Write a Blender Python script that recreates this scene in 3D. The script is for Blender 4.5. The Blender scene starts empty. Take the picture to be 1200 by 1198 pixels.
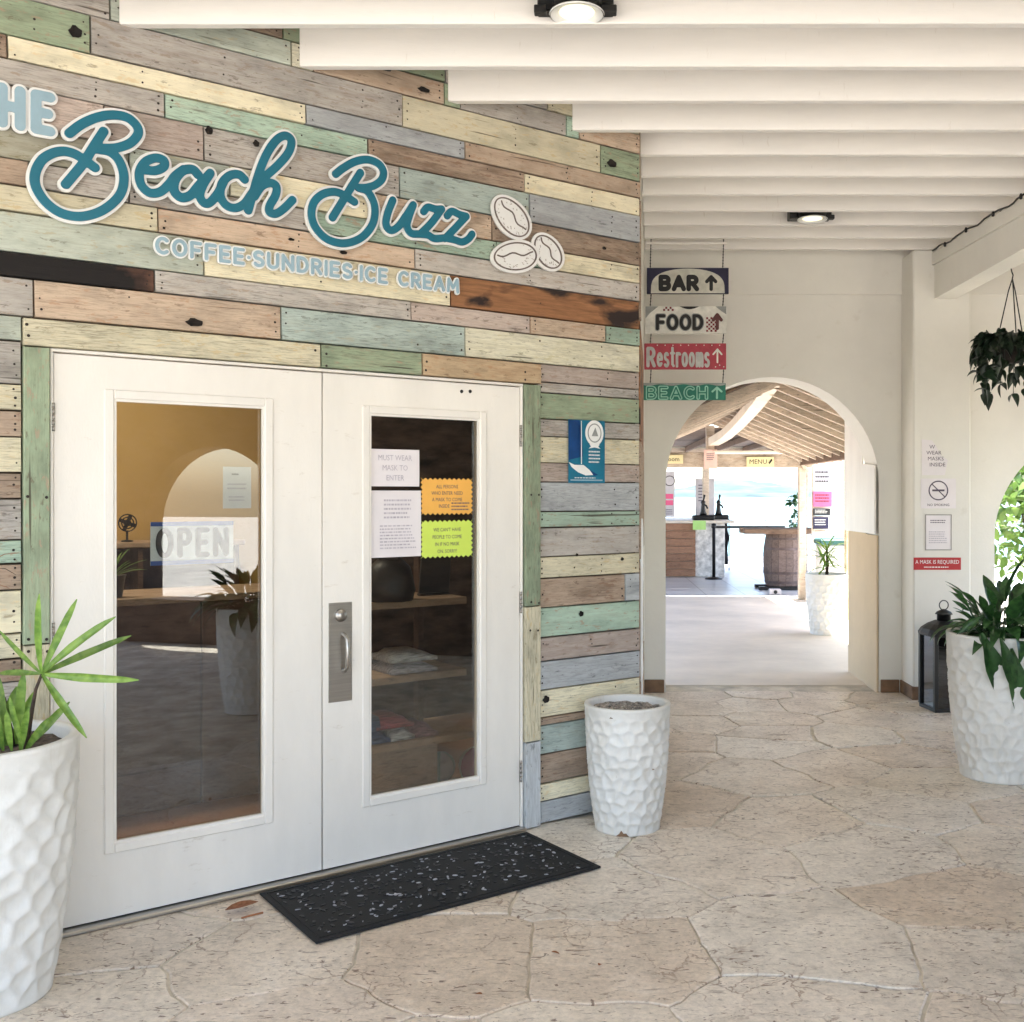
import bpy, bmesh, math, random
import numpy as np
from mathutils import Vector, Matrix, noise
R = math.radians
random.seed(7)
SC = bpy.context.scene
COL = SC.collection

# ------------------------------------------------------------------ camera, sky, sun, exposure
F, CX, CY, EYE = 1234.0, 690.0, 580.0, 1.53
cam = bpy.data.cameras.new('camera'); camo = bpy.data.objects.new('camera', cam); COL.objects.link(camo)
camo.location = (0, 0, EYE); camo.rotation_euler = (R(90), 0, 0)
cam.sensor_width = 36; cam.sensor_fit = 'HORIZONTAL'; cam.lens = F / 1200 * 36
cam.shift_x = (600 - CX) / 1200; cam.shift_y = (CY - 599) / 1200
cam.clip_start = 0.05; cam.clip_end = 6000
SC.camera = camo
SUN = Vector((.34, -.08, .94)).normalized()
world = bpy.data.worlds.new('World'); SC.world = world; world.use_nodes = True
nt = world.node_tree; nt.nodes.clear()
sky = nt.nodes.new('ShaderNodeTexSky'); sky.sky_type = 'NISHITA'; sky.sun_disc = False
sky.sun_elevation = math.asin(SUN.z); sky.sun_rotation = math.atan2(SUN.x, SUN.y)
sky.air_density = 1.0; sky.dust_density = 2.0; sky.ozone_density = 1.0
bg = nt.nodes.new('ShaderNodeBackground'); bg.inputs['Strength'].default_value = 0.15
wo = nt.nodes.new('ShaderNodeOutputWorld')
nt.links.new(sky.outputs[0], bg.inputs[0]); nt.links.new(bg.outputs[0], wo.inputs[0])
sl = bpy.data.lights.new('sun', 'SUN'); sl.energy = 4.0; sl.angle = R(0.5); sl.color = (1, .97, .93)
slo = bpy.data.objects.new('sun', sl); COL.objects.link(slo)
slo.rotation_euler = SUN.to_track_quat('Z', 'Y').to_euler(); slo.location = (0, 0, 20)
SC.view_settings.view_transform = 'Standard'; SC.view_settings.look = 'None'
SC.view_settings.gamma = 1; SC.view_settings.exposure = 2.62
SC.cycles.max_bounces = 10; SC.cycles.diffuse_bounces = 6; SC.cycles.transparent_max_bounces = 12
SC.cycles.sample_clamp_indirect = 6
SC.cycles.use_denoising = True

# ------------------------------------------------------------------ helpers
def lin(c):
    return tuple(((v/255)/12.92 if v/255 <= .04045 else (((v/255)+.055)/1.055)**2.4) for v in c)

class MB:
    def __init__(s): s.v = []; s.f = []; s.smooth = []
    def add(s, vs, fs, smooth=False):
        o = len(s.v); s.v += [tuple(p) for p in vs]
        for f in fs: s.f.append([i+o for i in f]); s.smooth.append(smooth)
        return s
    def box(s, x0, x1, y0, y1, z0, z1, M=None):
        vs = [(x, y, z) for x in (x0, x1) for y in (y0, y1) for z in (z0, z1)]
        if M: vs = [M @ Vector(p) for p in vs]
        return s.add(vs, [(0,1,3,2),(4,6,7,5),(0,4,5,1),(2,3,7,6),(0,2,6,4),(1,5,7,3)])
    def cbox(s, x0, x1, y0, y1, z0, z1, c=.003, M=None):   # chamfered box
        xs=(x0,x1); ys=(y0,y1); zs=(z0,z1); b=bmesh.new()
        vs=[b.verts.new((x,y,z)) for x in xs for y in ys for z in zs]
        for f in [(0,1,3,2),(4,6,7,5),(0,4,5,1),(2,3,7,6),(0,2,6,4),(1,5,7,3)]: b.faces.new([vs[i] for i in f])
        bmesh.ops.bevel(b, geom=b.edges[:], offset=c, segments=1, affect='EDGES')
        b.verts.ensure_lookup_table(); b.verts.index_update()
        pv=[(M @ v.co) if M else v.co for v in b.verts]
        s.add([tuple(p) for p in pv],[[v.index for v in f.verts] for f in b.faces]); b.free(); return s
    def tube(s, pts, r, n=8, cap=True):
        pts = [Vector(p) for p in pts]; N = len(pts)
        rs = r if isinstance(r, (list, tuple)) else [r]*N
        rings = []; up = None; vs = []
        for i, p in enumerate(pts):
            d = (pts[min(i+1, N-1)] - pts[max(i-1, 0)]).normalized()
            if up is None:
                up = Vector((0,0,1)) if abs(d.z) < .9 else Vector((1,0,0))
            a = d.cross(up).normalized(); up = a.cross(d).normalized()
            for k in range(n):
                t = 2*math.pi*k/n; vs.append(p + (a*math.cos(t)+up*math.sin(t))*rs[i])
        fs = [(i*n+k, i*n+(k+1)%n, (i+1)*n+(k+1)%n, (i+1)*n+k) for i in range(N-1) for k in range(n)]
        if cap: fs += [tuple(range(n-1,-1,-1)), tuple(range((N-1)*n, N*n))]
        return s.add(vs, fs, True)
    def lathe(s, prof, n=32, c=(0,0,0), smooth=True, cap=True):
        vs = []; m = len(prof)
        for r, z in prof:
            for k in range(n):
                t = 2*math.pi*k/n; vs.append((c[0]+r*math.cos(t), c[1]+r*math.sin(t), c[2]+z))
        fs = [(i*n+k, i*n+(k+1)%n, (i+1)*n+(k+1)%n, (i+1)*n+k) for i in range(m-1) for k in range(n)]
        s.add(vs, fs, smooth)
        if cap:
            o = len(s.v)-m*n
            s.f.append([o+k for k in range(n-1,-1,-1)]); s.smooth.append(False)
            s.f.append([o+(m-1)*n+k for k in range(n)]); s.smooth.append(False)
        return s
    def prism(s, poly, d0, d1, axis='y'):
        n = len(poly)
        def P(a, b, d): return (a, d, b) if axis == 'y' else ((a, b, d) if axis == 'z' else (d, a, b))
        vs = [P(a,b,d0) for a,b in poly] + [P(a,b,d1) for a,b in poly]
        fs = [tuple(range(n)), tuple(range(2*n-1, n-1, -1))] + [(i, i+n, (i+1)%n+n, (i+1)%n) for i in range(n)]
        return s.add(vs, fs)
    def mesh(s, name, fix=True):
        m = bpy.data.meshes.new(name); m.from_pydata(s.v, [], s.f)
        m.polygons.foreach_set('use_smooth', s.smooth)
        if fix:
            b = bmesh.new(); b.from_mesh(m); bmesh.ops.recalc_face_normals(b, faces=b.faces[:]); b.to_mesh(m); b.free()
        m.update(); return m
    def build(s, name, mat, parent=None, loc=(0,0,0), rot=(0,0,0)):
        return put(name, s.mesh(name), mat, parent, loc, rot)

def put(name, me, mat, parent=None, loc=(0,0,0), rot=(0,0,0), scale=None):
    if mat is not None and not me.materials: me.materials.append(mat)
    o = bpy.data.objects.new(name, me); COL.objects.link(o); o.parent = parent
    o.location = loc; o.rotation_euler = rot
    if scale: o.scale = scale
    return o
def tag(o, label=None, cat=None, group=None, kind=None):
    if label: o['label'] = label
    if cat: o['category'] = cat
    if group: o['group'] = group
    if kind: o['kind'] = kind
    return o
def thing(name, label, cat, loc=(0,0,0), rz=0, group=None):
    o = bpy.data.objects.new(name, None); COL.objects.link(o); o.location = loc; o.rotation_euler = (0,0,rz)
    o.empty_display_size = .1
    return tag(o, label, cat, group)
def copy_tree(o, parent=None):
    c = o.copy(); COL.objects.link(c); c.parent = parent
    for ch in [x for x in bpy.data.objects if x.parent == o]: copy_tree(ch, c)
    return c

# ---- flat shapes: loops -> filled, extruded mesh (x right, y up in its own plane; then stood upright facing -y)
def plate(name, loops, thick, bevel=0.0):
    cu = bpy.data.curves.new(name, 'CURVE'); cu.dimensions = '2D'; cu.fill_mode = 'BOTH'
    cu.extrude = max(thick/2 - bevel, 0); cu.bevel_depth = bevel; cu.bevel_resolution = 1
    if bevel: cu.offset = -bevel
    for lp in loops:
        sp = cu.splines.new('POLY'); sp.points.add(len(lp)-1); sp.use_cyclic_u = True
        for i, (a, b) in enumerate(lp): sp.points[i].co = (a, b, 0, 1)
    o = bpy.data.objects.new(name, cu); COL.objects.link(o)
    dg = bpy.context.evaluated_depsgraph_get()
    me = bpy.data.meshes.new_from_object(o.evaluated_get(dg)); bpy.data.objects.remove(o); bpy.data.curves.remove(cu)
    me.transform(Matrix.Rotation(R(90), 4, 'X')); me.name = name     # plane xy -> xz ; extrude along y
    return me
def catmull(pts, n=8):
    P = [np.array(p, float) for p in pts]
    if len(P) < 3: return P
    P = [2*P[0]-P[1]] + P + [2*P[-1]-P[-2]]; out = []
    for i in range(1, len(P)-2):
        p0, p1, p2, p3 = P[i-1], P[i], P[i+1], P[i+2]
        for k in range(n):
            t = k/n
            out.append(.5*((2*p1)+(-p0+p2)*t+(2*p0-5*p1+4*p2-p3)*t*t+(-p0+3*p1-3*p2+p3)*t**3))
    out.append(P[-2]); return out
def contours(strokes, r, res):
    """outline loops of all strokes (polylines) grown by radius r, by marching squares"""
    allp = np.array([p for s in strokes for p in s])
    lo = allp.min(0) - r - 3*res; hi = allp.max(0) + r + 3*res
    nx = int((hi[0]-lo[0])/res)+2; ny = int((hi[1]-lo[1])/res)+2
    gx = lo[0]+np.arange(nx)*res; gy = lo[1]+np.arange(ny)*res
    D = np.full((ny, nx), 1e9)
    for s in strokes:
        for a, b in zip(s[:-1], s[1:]):
            a = np.array(a); b = np.array(b); m = r+2*res
            i0 = max(int((min(a[0],b[0])-m-lo[0])/res),0); i1 = min(int((max(a[0],b[0])+m-lo[0])/res)+2, nx)
            j0 = max(int((min(a[1],b[1])-m-lo[1])/res),0); j1 = min(int((max(a[1],b[1])+m-lo[1])/res)+2, ny)
            X, Y = np.meshgrid(gx[i0:i1], gy[j0:j1]); d = b-a; L = max(d@d, 1e-12)
            t = np.clip(((X-a[0])*d[0]+(Y-a[1])*d[1])/L, 0, 1)
            D[j0:j1,i0:i1] = np.minimum(D[j0:j1,i0:i1], np.hypot(X-a[0]-t*d[0], Y-a[1]-t*d[1]))
    V = r - np.minimum(D, 4*r) + 1e-9
    seg = {}
    ins = V > 0
    cells = np.argwhere(~((ins[:-1,:-1]==ins[1:,:-1])&(ins[:-1,:-1]==ins[:-1,1:])&(ins[:-1,:-1]==ins[1:,1:])))
    def ep(j, i, e):
        A, B = (((j,i),(j,i+1)), ((j,i+1),(j+1,i+1)), ((j+1,i),(j+1,i+1)), ((j,i),(j+1,i)))[e]
        return (A, B)
    tab = {1:[(3,0)],2:[(0,1)],3:[(3,1)],4:[(1,2)],5:[(3,2),(1,0)],6:[(0,2)],7:[(3,2)],8:[(2,3)],9:[(2,0)],10:[(0,3),(2,1)],11:[(2,1)],12:[(1,3)],13:[(1,0)],14:[(0,3)]}
    for j, i in cells:
        c = ins[j,i]*1 + ins[j,i+1]*2 + ins[j+1,i+1]*4 + ins[j+1,i]*8
        for a, b in tab.get(int(c), []): seg[ep(j,i,a)] = ep(j,i,b)
    def pos(e):
        (j0,i0),(j1,i1) = e; a = V[j0,i0]; b = V[j1,i1]; t = a/(a-b)
        return (gx[i0]+(gx[i1]-gx[i0])*t, gy[j0]+(gy[j1]-gy[j0])*t)
    loops = []
    while seg:
        k0, k = None, None
        k0 = next(iter(seg)); k = k0; lp = []
        while k in seg:
            lp.append(pos(k)); k = seg.pop(k)
        if len(lp) > 5:
            lp = lp[::2] if len(lp) > 60 else lp
            loops.append(lp)
    return loops

# stroke alphabet, height 1: (width, [polylines]); 'c' marks smooth curves
def _arc(cx, cy, rx, ry, a0, a1, n=14):
    return [(cx+rx*math.cos(R(a0+(a1-a0)*k/n)), cy+ry*math.sin(R(a0+(a1-a0)*k/n))) for k in range(n+1)]
GL = {
 'A': (.66, [[(0,0),(.33,1),(.66,0)], [(.12,.33),(.54,.33)]]),
 'B': (.55, [[(0,0),(0,1),(.3,1)]+_arc(.3,.76,.22,.24,90,-90)+[(0,.52)], [(.3,.52)]+_arc(.3,.26,.25,.26,90,-90)+[(0,0)]]),
 'C': (.6, [_arc(.34,.5,.34,.5,50,310,20)]),
 'D': (.6, [[(0,0),(0,1),(.22,1)]+_arc(.22,.5,.38,.5,90,-90)+[(0,0)]]),
 'E': (.5, [[(.5,1),(0,1),(0,0),(.5,0)], [(0,.5),(.42,.5)]]),
 'F': (.5, [[(.5,1),(0,1),(0,0)], [(0,.5),(.42,.5)]]),
 'H': (.6, [[(0,0),(0,1)], [(.6,0),(.6,1)], [(0,.5),(.6,.5)]]),
 'I': (.0, [[(0,0),(0,1)]]),
 'K': (.55, [[(0,0),(0,1)], [(.52,1),(0,.45)], [(.18,.62),(.55,0)]]),
 'M': (.76, [[(0,0),(.05,1),(.38,.3),(.71,1),(.76,0)]]),
 'N': (.62, [[(0,0),(0,1),(.62,0),(.62,1)]]),
 'O': (.68, [_arc(.34,.5,.34,.5,0,360,28)]),
 'P': (.52, [[(0,0),(0,1),(.28,1)]+_arc(.28,.74,.24,.26,90,-90)+[(0,.48)]]),
 'R': (.55, [[(0,0),(0,1),(.28,1)]+_arc(.28,.74,.24,.26,90,-90)+[(0,.48)], [(.26,.48),(.55,0)]]),
 'S': (.52, [_arc(.26,.75,.25,.25,30,270,14)+_arc(.26,.25,.26,.25,90,-150,14)]),
 'T': (.6, [[(0,1),(.6,1)], [(.3,1),(.3,0)]]),
 'U': (.58, [[(0,1),(0,.3)]+_arc(.29,.3,.29,.3,180,360)+[(.58,1)]]),
 'e': (.44, [[(.02,.33),(.42,.33)]+_arc(.22,.33,.21,.3,0,320,16)]),
 's': (.36, [_arc(.18,.48,.16,.16,30,270,10)+_arc(.18,.16,.18,.16,90,-150,10)]),
 't': (.3, [[(.14,.9),(.14,.1),(.26,.02)], [(0,.64),(.3,.64)]]),
 'r': (.3, [[(0,0),(0,.64)], _arc(.2,.4,.2,.24,170,50,8)]),
 'o': (.44, [_arc(.22,.33,.22,.31,0,360,20)]),
 'm': (.6, [[(0,0),(0,.64)], [(0,.4)]+_arc(.15,.46,.15,.18,180,0,8)+[(.3,0)], [(.3,.4)]+_arc(.45,.46,.15,.18,180,0,8)+[(.6,0)]]),
 '^': (.5, [[(.25,0),(.25,1)], [(-.05,.62),(.25,1),(.55,.62)]]),
 '.': (.0, [[(0,.5),(0.001,.5)]]),
}
def text_strokes(txt, h, gap=.24, space=.35):
    """[(strokes of one letter)...], total width"""
    x = 0; out = []
    for ch in txt:
        if ch == ' ': x += space*h; continue
        w, ss = GL[ch]
        out.append([[(x+a*h, b*h) for a, b in s] for s in ss]); x += (w+gap)*h
    return out, x-gap*h

# ------------------------------------------------------------------ materials
MATS = {}
def nodes(name):
    m = bpy.data.materials.new(name); m.use_nodes = True; t = m.node_tree
    return m, t, t.nodes['Principled BSDF']
def N(t, typ, **kw):
    n = t.nodes.new(typ)
    for k, v in kw.items():
        if hasattr(n, k): setattr(n, k, v)
        else: n.inputs[k].default_value = v
    return n
def coords(t, stretch=(1,1,1), rnd=True):
    tc = N(t, 'ShaderNodeTexCoord'); mp = N(t, 'ShaderNodeMapping'); mp.inputs['Scale'].default_value = stretch
    t.links.new(tc.outputs['Object'], mp.inputs['Vector'])
    oi = N(t, 'ShaderNodeObjectInfo')
    if rnd:
        ml = N(t, 'ShaderNodeMath', operation='MULTIPLY'); ml.inputs[1].default_value = 137.0
        t.links.new(oi.outputs['Random'], ml.inputs[0])
        cb = N(t, 'ShaderNodeCombineXYZ')
        for k in range(3): t.links.new(ml.outputs[0], cb.inputs[k])
        t.links.new(cb.outputs[0], mp.inputs['Location'])
    return mp.outputs['Vector'], oi.outputs['Random']
def ramp(t, src, stops):
    r = N(t, 'ShaderNodeValToRGB'); e = r.color_ramp.elements
    while len(e) < len(stops): e.new(.5)
    for i, (p, c) in enumerate(stops):
        e[i].position = p; e[i].color = (c if len(c) == 4 else (*c, 1)) if isinstance(c, tuple) else (c, c, c, 1)
    t.links.new(src, r.inputs[0]); return r.outputs[0]
def mix(t, a, b, fac, mode='MIX'):
    m = N(t, 'ShaderNodeMix', data_type='RGBA', blend_type=mode)
    for s, i in ((a, 6), (b, 7)):
        if isinstance(s, tuple): m.inputs[i].default_value = (*s, 1) if len(s) == 3 else s
        else: t.links.new(s, m.inputs[i])
    if isinstance(fac, (int, float)): m.inputs[0].default_value = fac
    else: t.links.new(fac, m.inputs[0])
    return m.outputs[2]
def bump(t, b, src, strength=.2, dist=.01):
    n = N(t, 'ShaderNodeBump'); n.inputs['Strength'].default_value = strength; n.inputs['Distance'].default_value = dist
    t.links.new(src, n.inputs['Height']); t.links.new(n.outputs[0], b.inputs['Normal']); return n
def plain(name, rgb, rough=.6, var=.12, scale=6, stretch=(1,1,1), bmp=.15, bscale=80, metal=0, rnd=0, spec=.5, emit=None):
    """a colour with mottling, per-object variation and fine relief"""
    if name in MATS: return MATS[name]
    m, t, b = nodes(name); v, r = coords(t, stretch)
    n1 = N(t, 'ShaderNodeTexNoise', Scale=scale, Detail=6.0, Roughness=.6); t.links.new(v, n1.inputs['Vector'])
    c = lin(rgb); d = tuple(x*(1-var*2.2) for x in c); l = tuple(min(x*(1+var), .95) for x in c)
    col = ramp(t, n1.outputs['Fac'], [(.3, d), (.7, l)])
    if rnd:
        hs = N(t, 'ShaderNodeHueSaturation'); mr = N(t, 'ShaderNodeMapRange')
        mr.inputs['To Min'].default_value = 1-rnd; mr.inputs['To Max'].default_value = 1+rnd
        t.links.new(r, mr.inputs['Value']); t.links.new(mr.outputs[0], hs.inputs['Value']); t.links.new(col, hs.inputs['Color']); col = hs.outputs[0]
    t.links.new(col, b.inputs['Base Color']); b.inputs['Roughness'].default_value = rough; b.inputs['Metallic'].default_value = metal
    b.inputs['Specular IOR Level'].default_value = spec
    if bmp:
        n2 = N(t, 'ShaderNodeTexNoise', Scale=bscale, Detail=4.0); t.links.new(v, n2.inputs['Vector']); bump(t, b, n2.outputs['Fac'], bmp, .004)
    if emit:
        b.inputs['Emission Color'].default_value = (*lin(emit[0]), 1); b.inputs['Emission Strength'].default_value = emit[1]
    MATS[name] = m; return m
def plank_mat(name, paint, wood=(150,122,96), wear=.5, stain=.25):
    """weathered painted pallet board: paint worn through to wood along the grain, dirt, nail stains"""
    m, t, b = nodes(name); v, r = coords(t, (1.6, 20, 20))
    g = N(t, 'ShaderNodeTexNoise', Scale=3.0, Detail=8.0, Roughness=.65, Distortion=.6); t.links.new(v, g.inputs['Vector'])
    v2, _ = coords(t, (1,2.2,2.2)); bl = N(t, 'ShaderNodeTexNoise', Scale=4.5, Detail=5.0, Roughness=.6); t.links.new(v2, bl.inputs['Vector'])
    v3, _ = coords(t, (4, 60, 60)); fg = N(t, 'ShaderNodeTexNoise', Scale=4.0, Detail=5.0, Roughness=.7); t.links.new(v3, fg.inputs['Vector'])
    pc = lin(paint); wc = lin(wood)
    pcol = ramp(t, bl.outputs['Fac'], [(.28, tuple(x*.66 for x in pc)), (.5, pc), (.72, tuple(min(x*1.16,.9) for x in pc))])
    wcol = ramp(t, g.outputs['Fac'], [(.3, tuple(x*.5 for x in wc)), (.65, wc)])
    ad = N(t, 'ShaderNodeMath', operation='ADD'); t.links.new(g.outputs['Fac'], ad.inputs[0]); t.links.new(bl.outputs['Fac'], ad.inputs[1])
    msk = ramp(t, ad.outputs[0], [(max(0, (1.0-wear*.30)*.5+.10)-.05, 0.0), (min(1, (1.0-wear*.30)*.5+.22), min(1.0, wear*1.3))])
    hf = N(t, 'ShaderNodeMath', operation='MULTIPLY'); hf.inputs[1].default_value = .5; t.links.new(ad.outputs[0], hf.inputs[0])
    t.links.new(hf.outputs[0], msk.node.inputs[0])
    col = mix(t, pcol, wcol, msk)
    gl = ramp(t, fg.outputs['Fac'], [(.36, .45), (.52, 1.0)]); rf = N(t, 'ShaderNodeMapRange'); rf.inputs['To Min'].default_value = .15; rf.inputs['To Max'].default_value = .85
    fr_ = N(t, 'ShaderNodeMath', operation='FRACT'); m7 = N(t, 'ShaderNodeMath', operation='MULTIPLY'); m7.inputs[1].default_value = 7.31
    t.links.new(r, m7.inputs[0]); t.links.new(m7.outputs[0], fr_.inputs[0]); t.links.new(fr_.outputs[0], rf.inputs['Value'])
    col = mix(t, col, gl, rf.outputs[0], 'MULTIPLY')
    v4, _ = coords(t, (1.2, 4, 4)); st = N(t, 'ShaderNodeTexNoise', Scale=3.0, Detail=4.0); t.links.new(v4, st.inputs['Vector'])
    sm = ramp(t, st.outputs['Fac'], [(.52, 0.0), (.7, stain)]); col = mix(t, col, tuple(x*.35 for x in wc), sm)
    v6, _ = coords(t, (5, 16, 16)); ch_ = N(t, 'ShaderNodeTexNoise', Scale=2.6, Detail=9.0, Roughness=.72); t.links.new(v6, ch_.inputs['Vector'])
    cf = ramp(t, ch_.outputs['Fac'], [(.57, 0.0), (.62, .75)]); col = mix(t, col, tuple(min(.8, x*1.25) for x in wc), cf)
    cd = ramp(t, ch_.outputs['Fac'], [(.36, .6), (.41, 0.0)]); col = mix(t, col, tuple(x*.45 for x in wc), cd)
    v7, _ = coords(t, (.9, 26, 26)); sp_n = N(t, 'ShaderNodeTexNoise', Scale=2.0, Detail=2.0, Distortion=.4); t.links.new(v7, sp_n.inputs['Vector'])
    sl_ = ramp(t, sp_n.outputs['Fac'], [(.27, .8), (.315, 0.0)]); col = mix(t, col, tuple(x*.22 for x in wc), sl_)
    hs = N(t, 'ShaderNodeHueSaturation'); mr = N(t, 'ShaderNodeMapRange'); mr.inputs['To Min'].default_value = .80; mr.inputs['To Max'].default_value = 1.16
    hs.inputs['Saturation'].default_value = .78
    t.links.new(r, mr.inputs['Value']); t.links.new(mr.outputs[0], hs.inputs['Value']); t.links.new(col, hs.inputs['Color'])
    t.links.new(hs.outputs[0], b.inputs['Base Color']); b.inputs['Roughness'].default_value = .78; b.inputs['Specular IOR Level'].default_value = .25
    bump(t, b, fg.outputs['Fac'], .35, .003); return m

PK = {
 'green': plank_mat('plank_green', (150,168,132), wear=.32), 'mint': plank_mat('plank_mint', (162,190,166), wear=.25),
 'pale': plank_mat('plank_pale_green', (176,184,168), (150,140,110), wear=.35), 'teal': plank_mat('plank_pale_teal', (170,187,178), (150,150,130), wear=.25),
 'yellow': plank_mat('plank_yellow', (222,211,174), (190,165,110), wear=.3, stain=.15), 'cream': plank_mat('plank_cream', (210,204,176), (170,160,115), wear=.4, stain=.2),
 'grey': plank_mat('plank_grey', (186,178,168), (140,120,100), wear=.4), 'blue': plank_mat('plank_blue_grey', (184,188,190), (150,150,150), wear=.35),
 'tan': plank_mat('plank_tan', (198,170,140), (160,118,80), wear=.4), 'pink': plank_mat('plank_pinkish', (194,174,160), (150,120,100), wear=.45),
 'brown': plank_mat('plank_brown', (170,144,118), (118,84,58), wear=.5, stain=.5), 'olive': plank_mat('plank_olive', (172,168,146), (120,110,70), wear=.5, stain=.4),
 'orange': plank_mat('plank_orange_brown', (196,164,118), (160,112,60), wear=.45), 'burnt': plank_mat('plank_burnt', (142,92,58), (60,36,24), wear=.7, stain=.98),
 'black': plank_mat('plank_black', (22,16,14), (70,42,34), wear=.3, stain=.6),
}
def char_mat(name, wood, char, lo, hi):
    m, t, b = nodes(name); v, r = coords(t, (1,2.4,2.4)); v2, _ = coords(t, (2, 26, 26))
    n1 = N(t, 'ShaderNodeTexNoise', Scale=3.2, Detail=5.0, Roughness=.5, Distortion=.4); t.links.new(v, n1.inputs['Vector'])
    n2 = N(t, 'ShaderNodeTexNoise', Scale=3.0, Detail=6.0, Roughness=.7); t.links.new(v2, n2.inputs['Vector'])
    w = ramp(t, n2.outputs['Fac'], [(.3, tuple(x*.5 for x in lin(wood))), (.65, lin(wood))]); k = ramp(t, n1.outputs['Fac'], [(lo, 0.0), (hi, 1.0)])
    t.links.new(mix(t, w, lin(char), k), b.inputs['Base Color']); b.inputs['Roughness'].default_value = .85; bump(t, b, n2.outputs['Fac'], .4, .004); return m
PK['burnt'] = char_mat('plank_burnt_patches', (160,112,76), (44,32,28), .50, .62)
PK['black'] = char_mat('plank_charred', (104,72,58), (20,15,14), .36, .5)
def painted(name, rgb, stretch, rough=.45):
    m, t, b = nodes(name); v, r = coords(t, stretch); v2, _ = coords(t, tuple(x*1.0 for x in stretch[::-1]))
    n1 = N(t, 'ShaderNodeTexNoise', Scale=1.6, Detail=6.0, Roughness=.6); t.links.new(v, n1.inputs['Vector'])
    n2 = N(t, 'ShaderNodeTexNoise', Scale=7.0, Detail=8.0, Roughness=.75); t.links.new(v2, n2.inputs['Vector'])
    n3 = N(t, 'ShaderNodeTexNoise', Scale=45.0, Detail=4.0); t.links.new(v, n3.inputs['Vector'])
    c = lin(rgb); col = ramp(t, n1.outputs['Fac'], [(.3, tuple(x*.9 for x in c)), (.68, c)])
    sc = ramp(t, n2.outputs['Fac'], [(.63, 0.0), (.72, .38)]); col = mix(t, col, lin((176,160,138)), sc)
    sd = ramp(t, n2.outputs['Fac'], [(.26, .5), (.31, 0.0)]); col = mix(t, col, lin((130,118,104)), sd)
    t.links.new(col, b.inputs['Base Color']); b.inputs['Roughness'].default_value = rough; bump(t, b, n3.outputs['Fac'], .14, .004); return m
white_paint = painted('white_paint', (236,231,223), (3,3,1))
ceil_paint = painted('ceiling_paint', (237,233,227), (.8,5,5), .6)
def stucco(name, rgb, var=.05):
    m, t, b = nodes(name); v, r = coords(t, rnd=False)
    n1 = N(t, 'ShaderNodeTexNoise', Scale=1.3, Detail=7.0, Roughness=.65); t.links.new(v, n1.inputs['Vector'])
    n2 = N(t, 'ShaderNodeTexNoise', Scale=55.0, Detail=5.0); t.links.new(v, n2.inputs['Vector'])
    c = lin(rgb); col = ramp(t, n1.outputs['Fac'], [(.3, tuple(x*(1-var*2) for x in c)), (.7, c)])
    n3 = N(t, 'ShaderNodeTexNoise', Scale=9.0, Detail=6.0); t.links.new(v, n3.inputs['Vector'])
    sp = ramp(t, n3.outputs['Fac'], [(.66, 0.0), (.8, .25)]); col = mix(t, col, (c[0]*.6, c[1]*.55, c[2]*.45), sp)
    t.links.new(col, b.inputs['Base Color']); b.inputs['Roughness'].default_value = .8; bump(t, b, n2.outputs['Fac'], .25, .004); return m
wall_paint = stucco('wall_stucco', (228,225,217))
jamb_paint = stucco('jamb_plaster', (214,192,160), .08)
skirt_mat = plain('skirting_stone', (120,92,68), .7, .25, 9, bmp=.3)
mustard = stucco('shop_wall_mustard', (198,162,100))
def pot_paint():
    m, t, b = nodes('pot_white'); v, r = coords(t); v2, _ = coords(t, (6,6,1.2))
    n1 = N(t, 'ShaderNodeTexNoise', Scale=5.0, Detail=7.0, Roughness=.65); t.links.new(v, n1.inputs['Vector'])
    n2 = N(t, 'ShaderNodeTexNoise', Scale=2.2, Detail=6.0, Roughness=.7); t.links.new(v2, n2.inputs['Vector'])
    n3 = N(t, 'ShaderNodeTexNoise', Scale=26.0, Detail=6.0, Roughness=.7); t.links.new(v, n3.inputs['Vector'])
    col = ramp(t, n1.outputs['Fac'], [(.3, lin((210,207,200))), (.65, lin((230,228,223)))])
    st = ramp(t, n2.outputs['Fac'], [(.56, 0.0), (.75, .35)]); col = mix(t, col, lin((176,164,142)), st)
    sp = ramp(t, n3.outputs['Fac'], [(.66, 0.0), (.72, .5)]); col = mix(t, col, lin((150,138,124)), sp)
    t.links.new(col, b.inputs['Base Color']); b.inputs['Roughness'].default_value = .62; bump(t, b, n3.outputs['Fac'], .25, .003); return m
white_pot = pot_paint()
soil = plain('potting_soil', (92,80,70), .95, .35, 40, bmp=.8, bscale=90)
gravel_m = plain('pot_gravel', (168,158,148), .9, .45, 60, bmp=.9, bscale=120)
black_metal = plain('black_metal', (15,15,16), .45, .15, 10, bmp=.05)
rubber = plain('black_rubber', (17,17,19), .75, .2, 30, bmp=.3, bscale=200)
steel = plain('brushed_steel', (176,172,166), .32, .06, 4, (1,1,30), bmp=.1, bscale=60, metal=1)
teal_paint = plain('sign_teal', (22,106,128), .4, .06, 6, bmp=.03)
sign_white = plain('sign_white', (232,232,230), .45, .03, 6, bmp=.03)
sign_blue = plain('sign_pale_blue', (148,176,190), .45, .05, 9, bmp=.05)
bean_ink = plain('bean_ink', (112,100,94), .6, .15, 30, bmp=0)
paper = plain('paper_white', (228,222,224), .75, .03, 5, bmp=.05, bscale=20)
ink = plain('paper_ink', (92,84,100), .8, .1, 30, bmp=0)
ink_soft = plain('paper_ink_soft', (190,183,192), .8, .1, 30, bmp=0)
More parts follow.
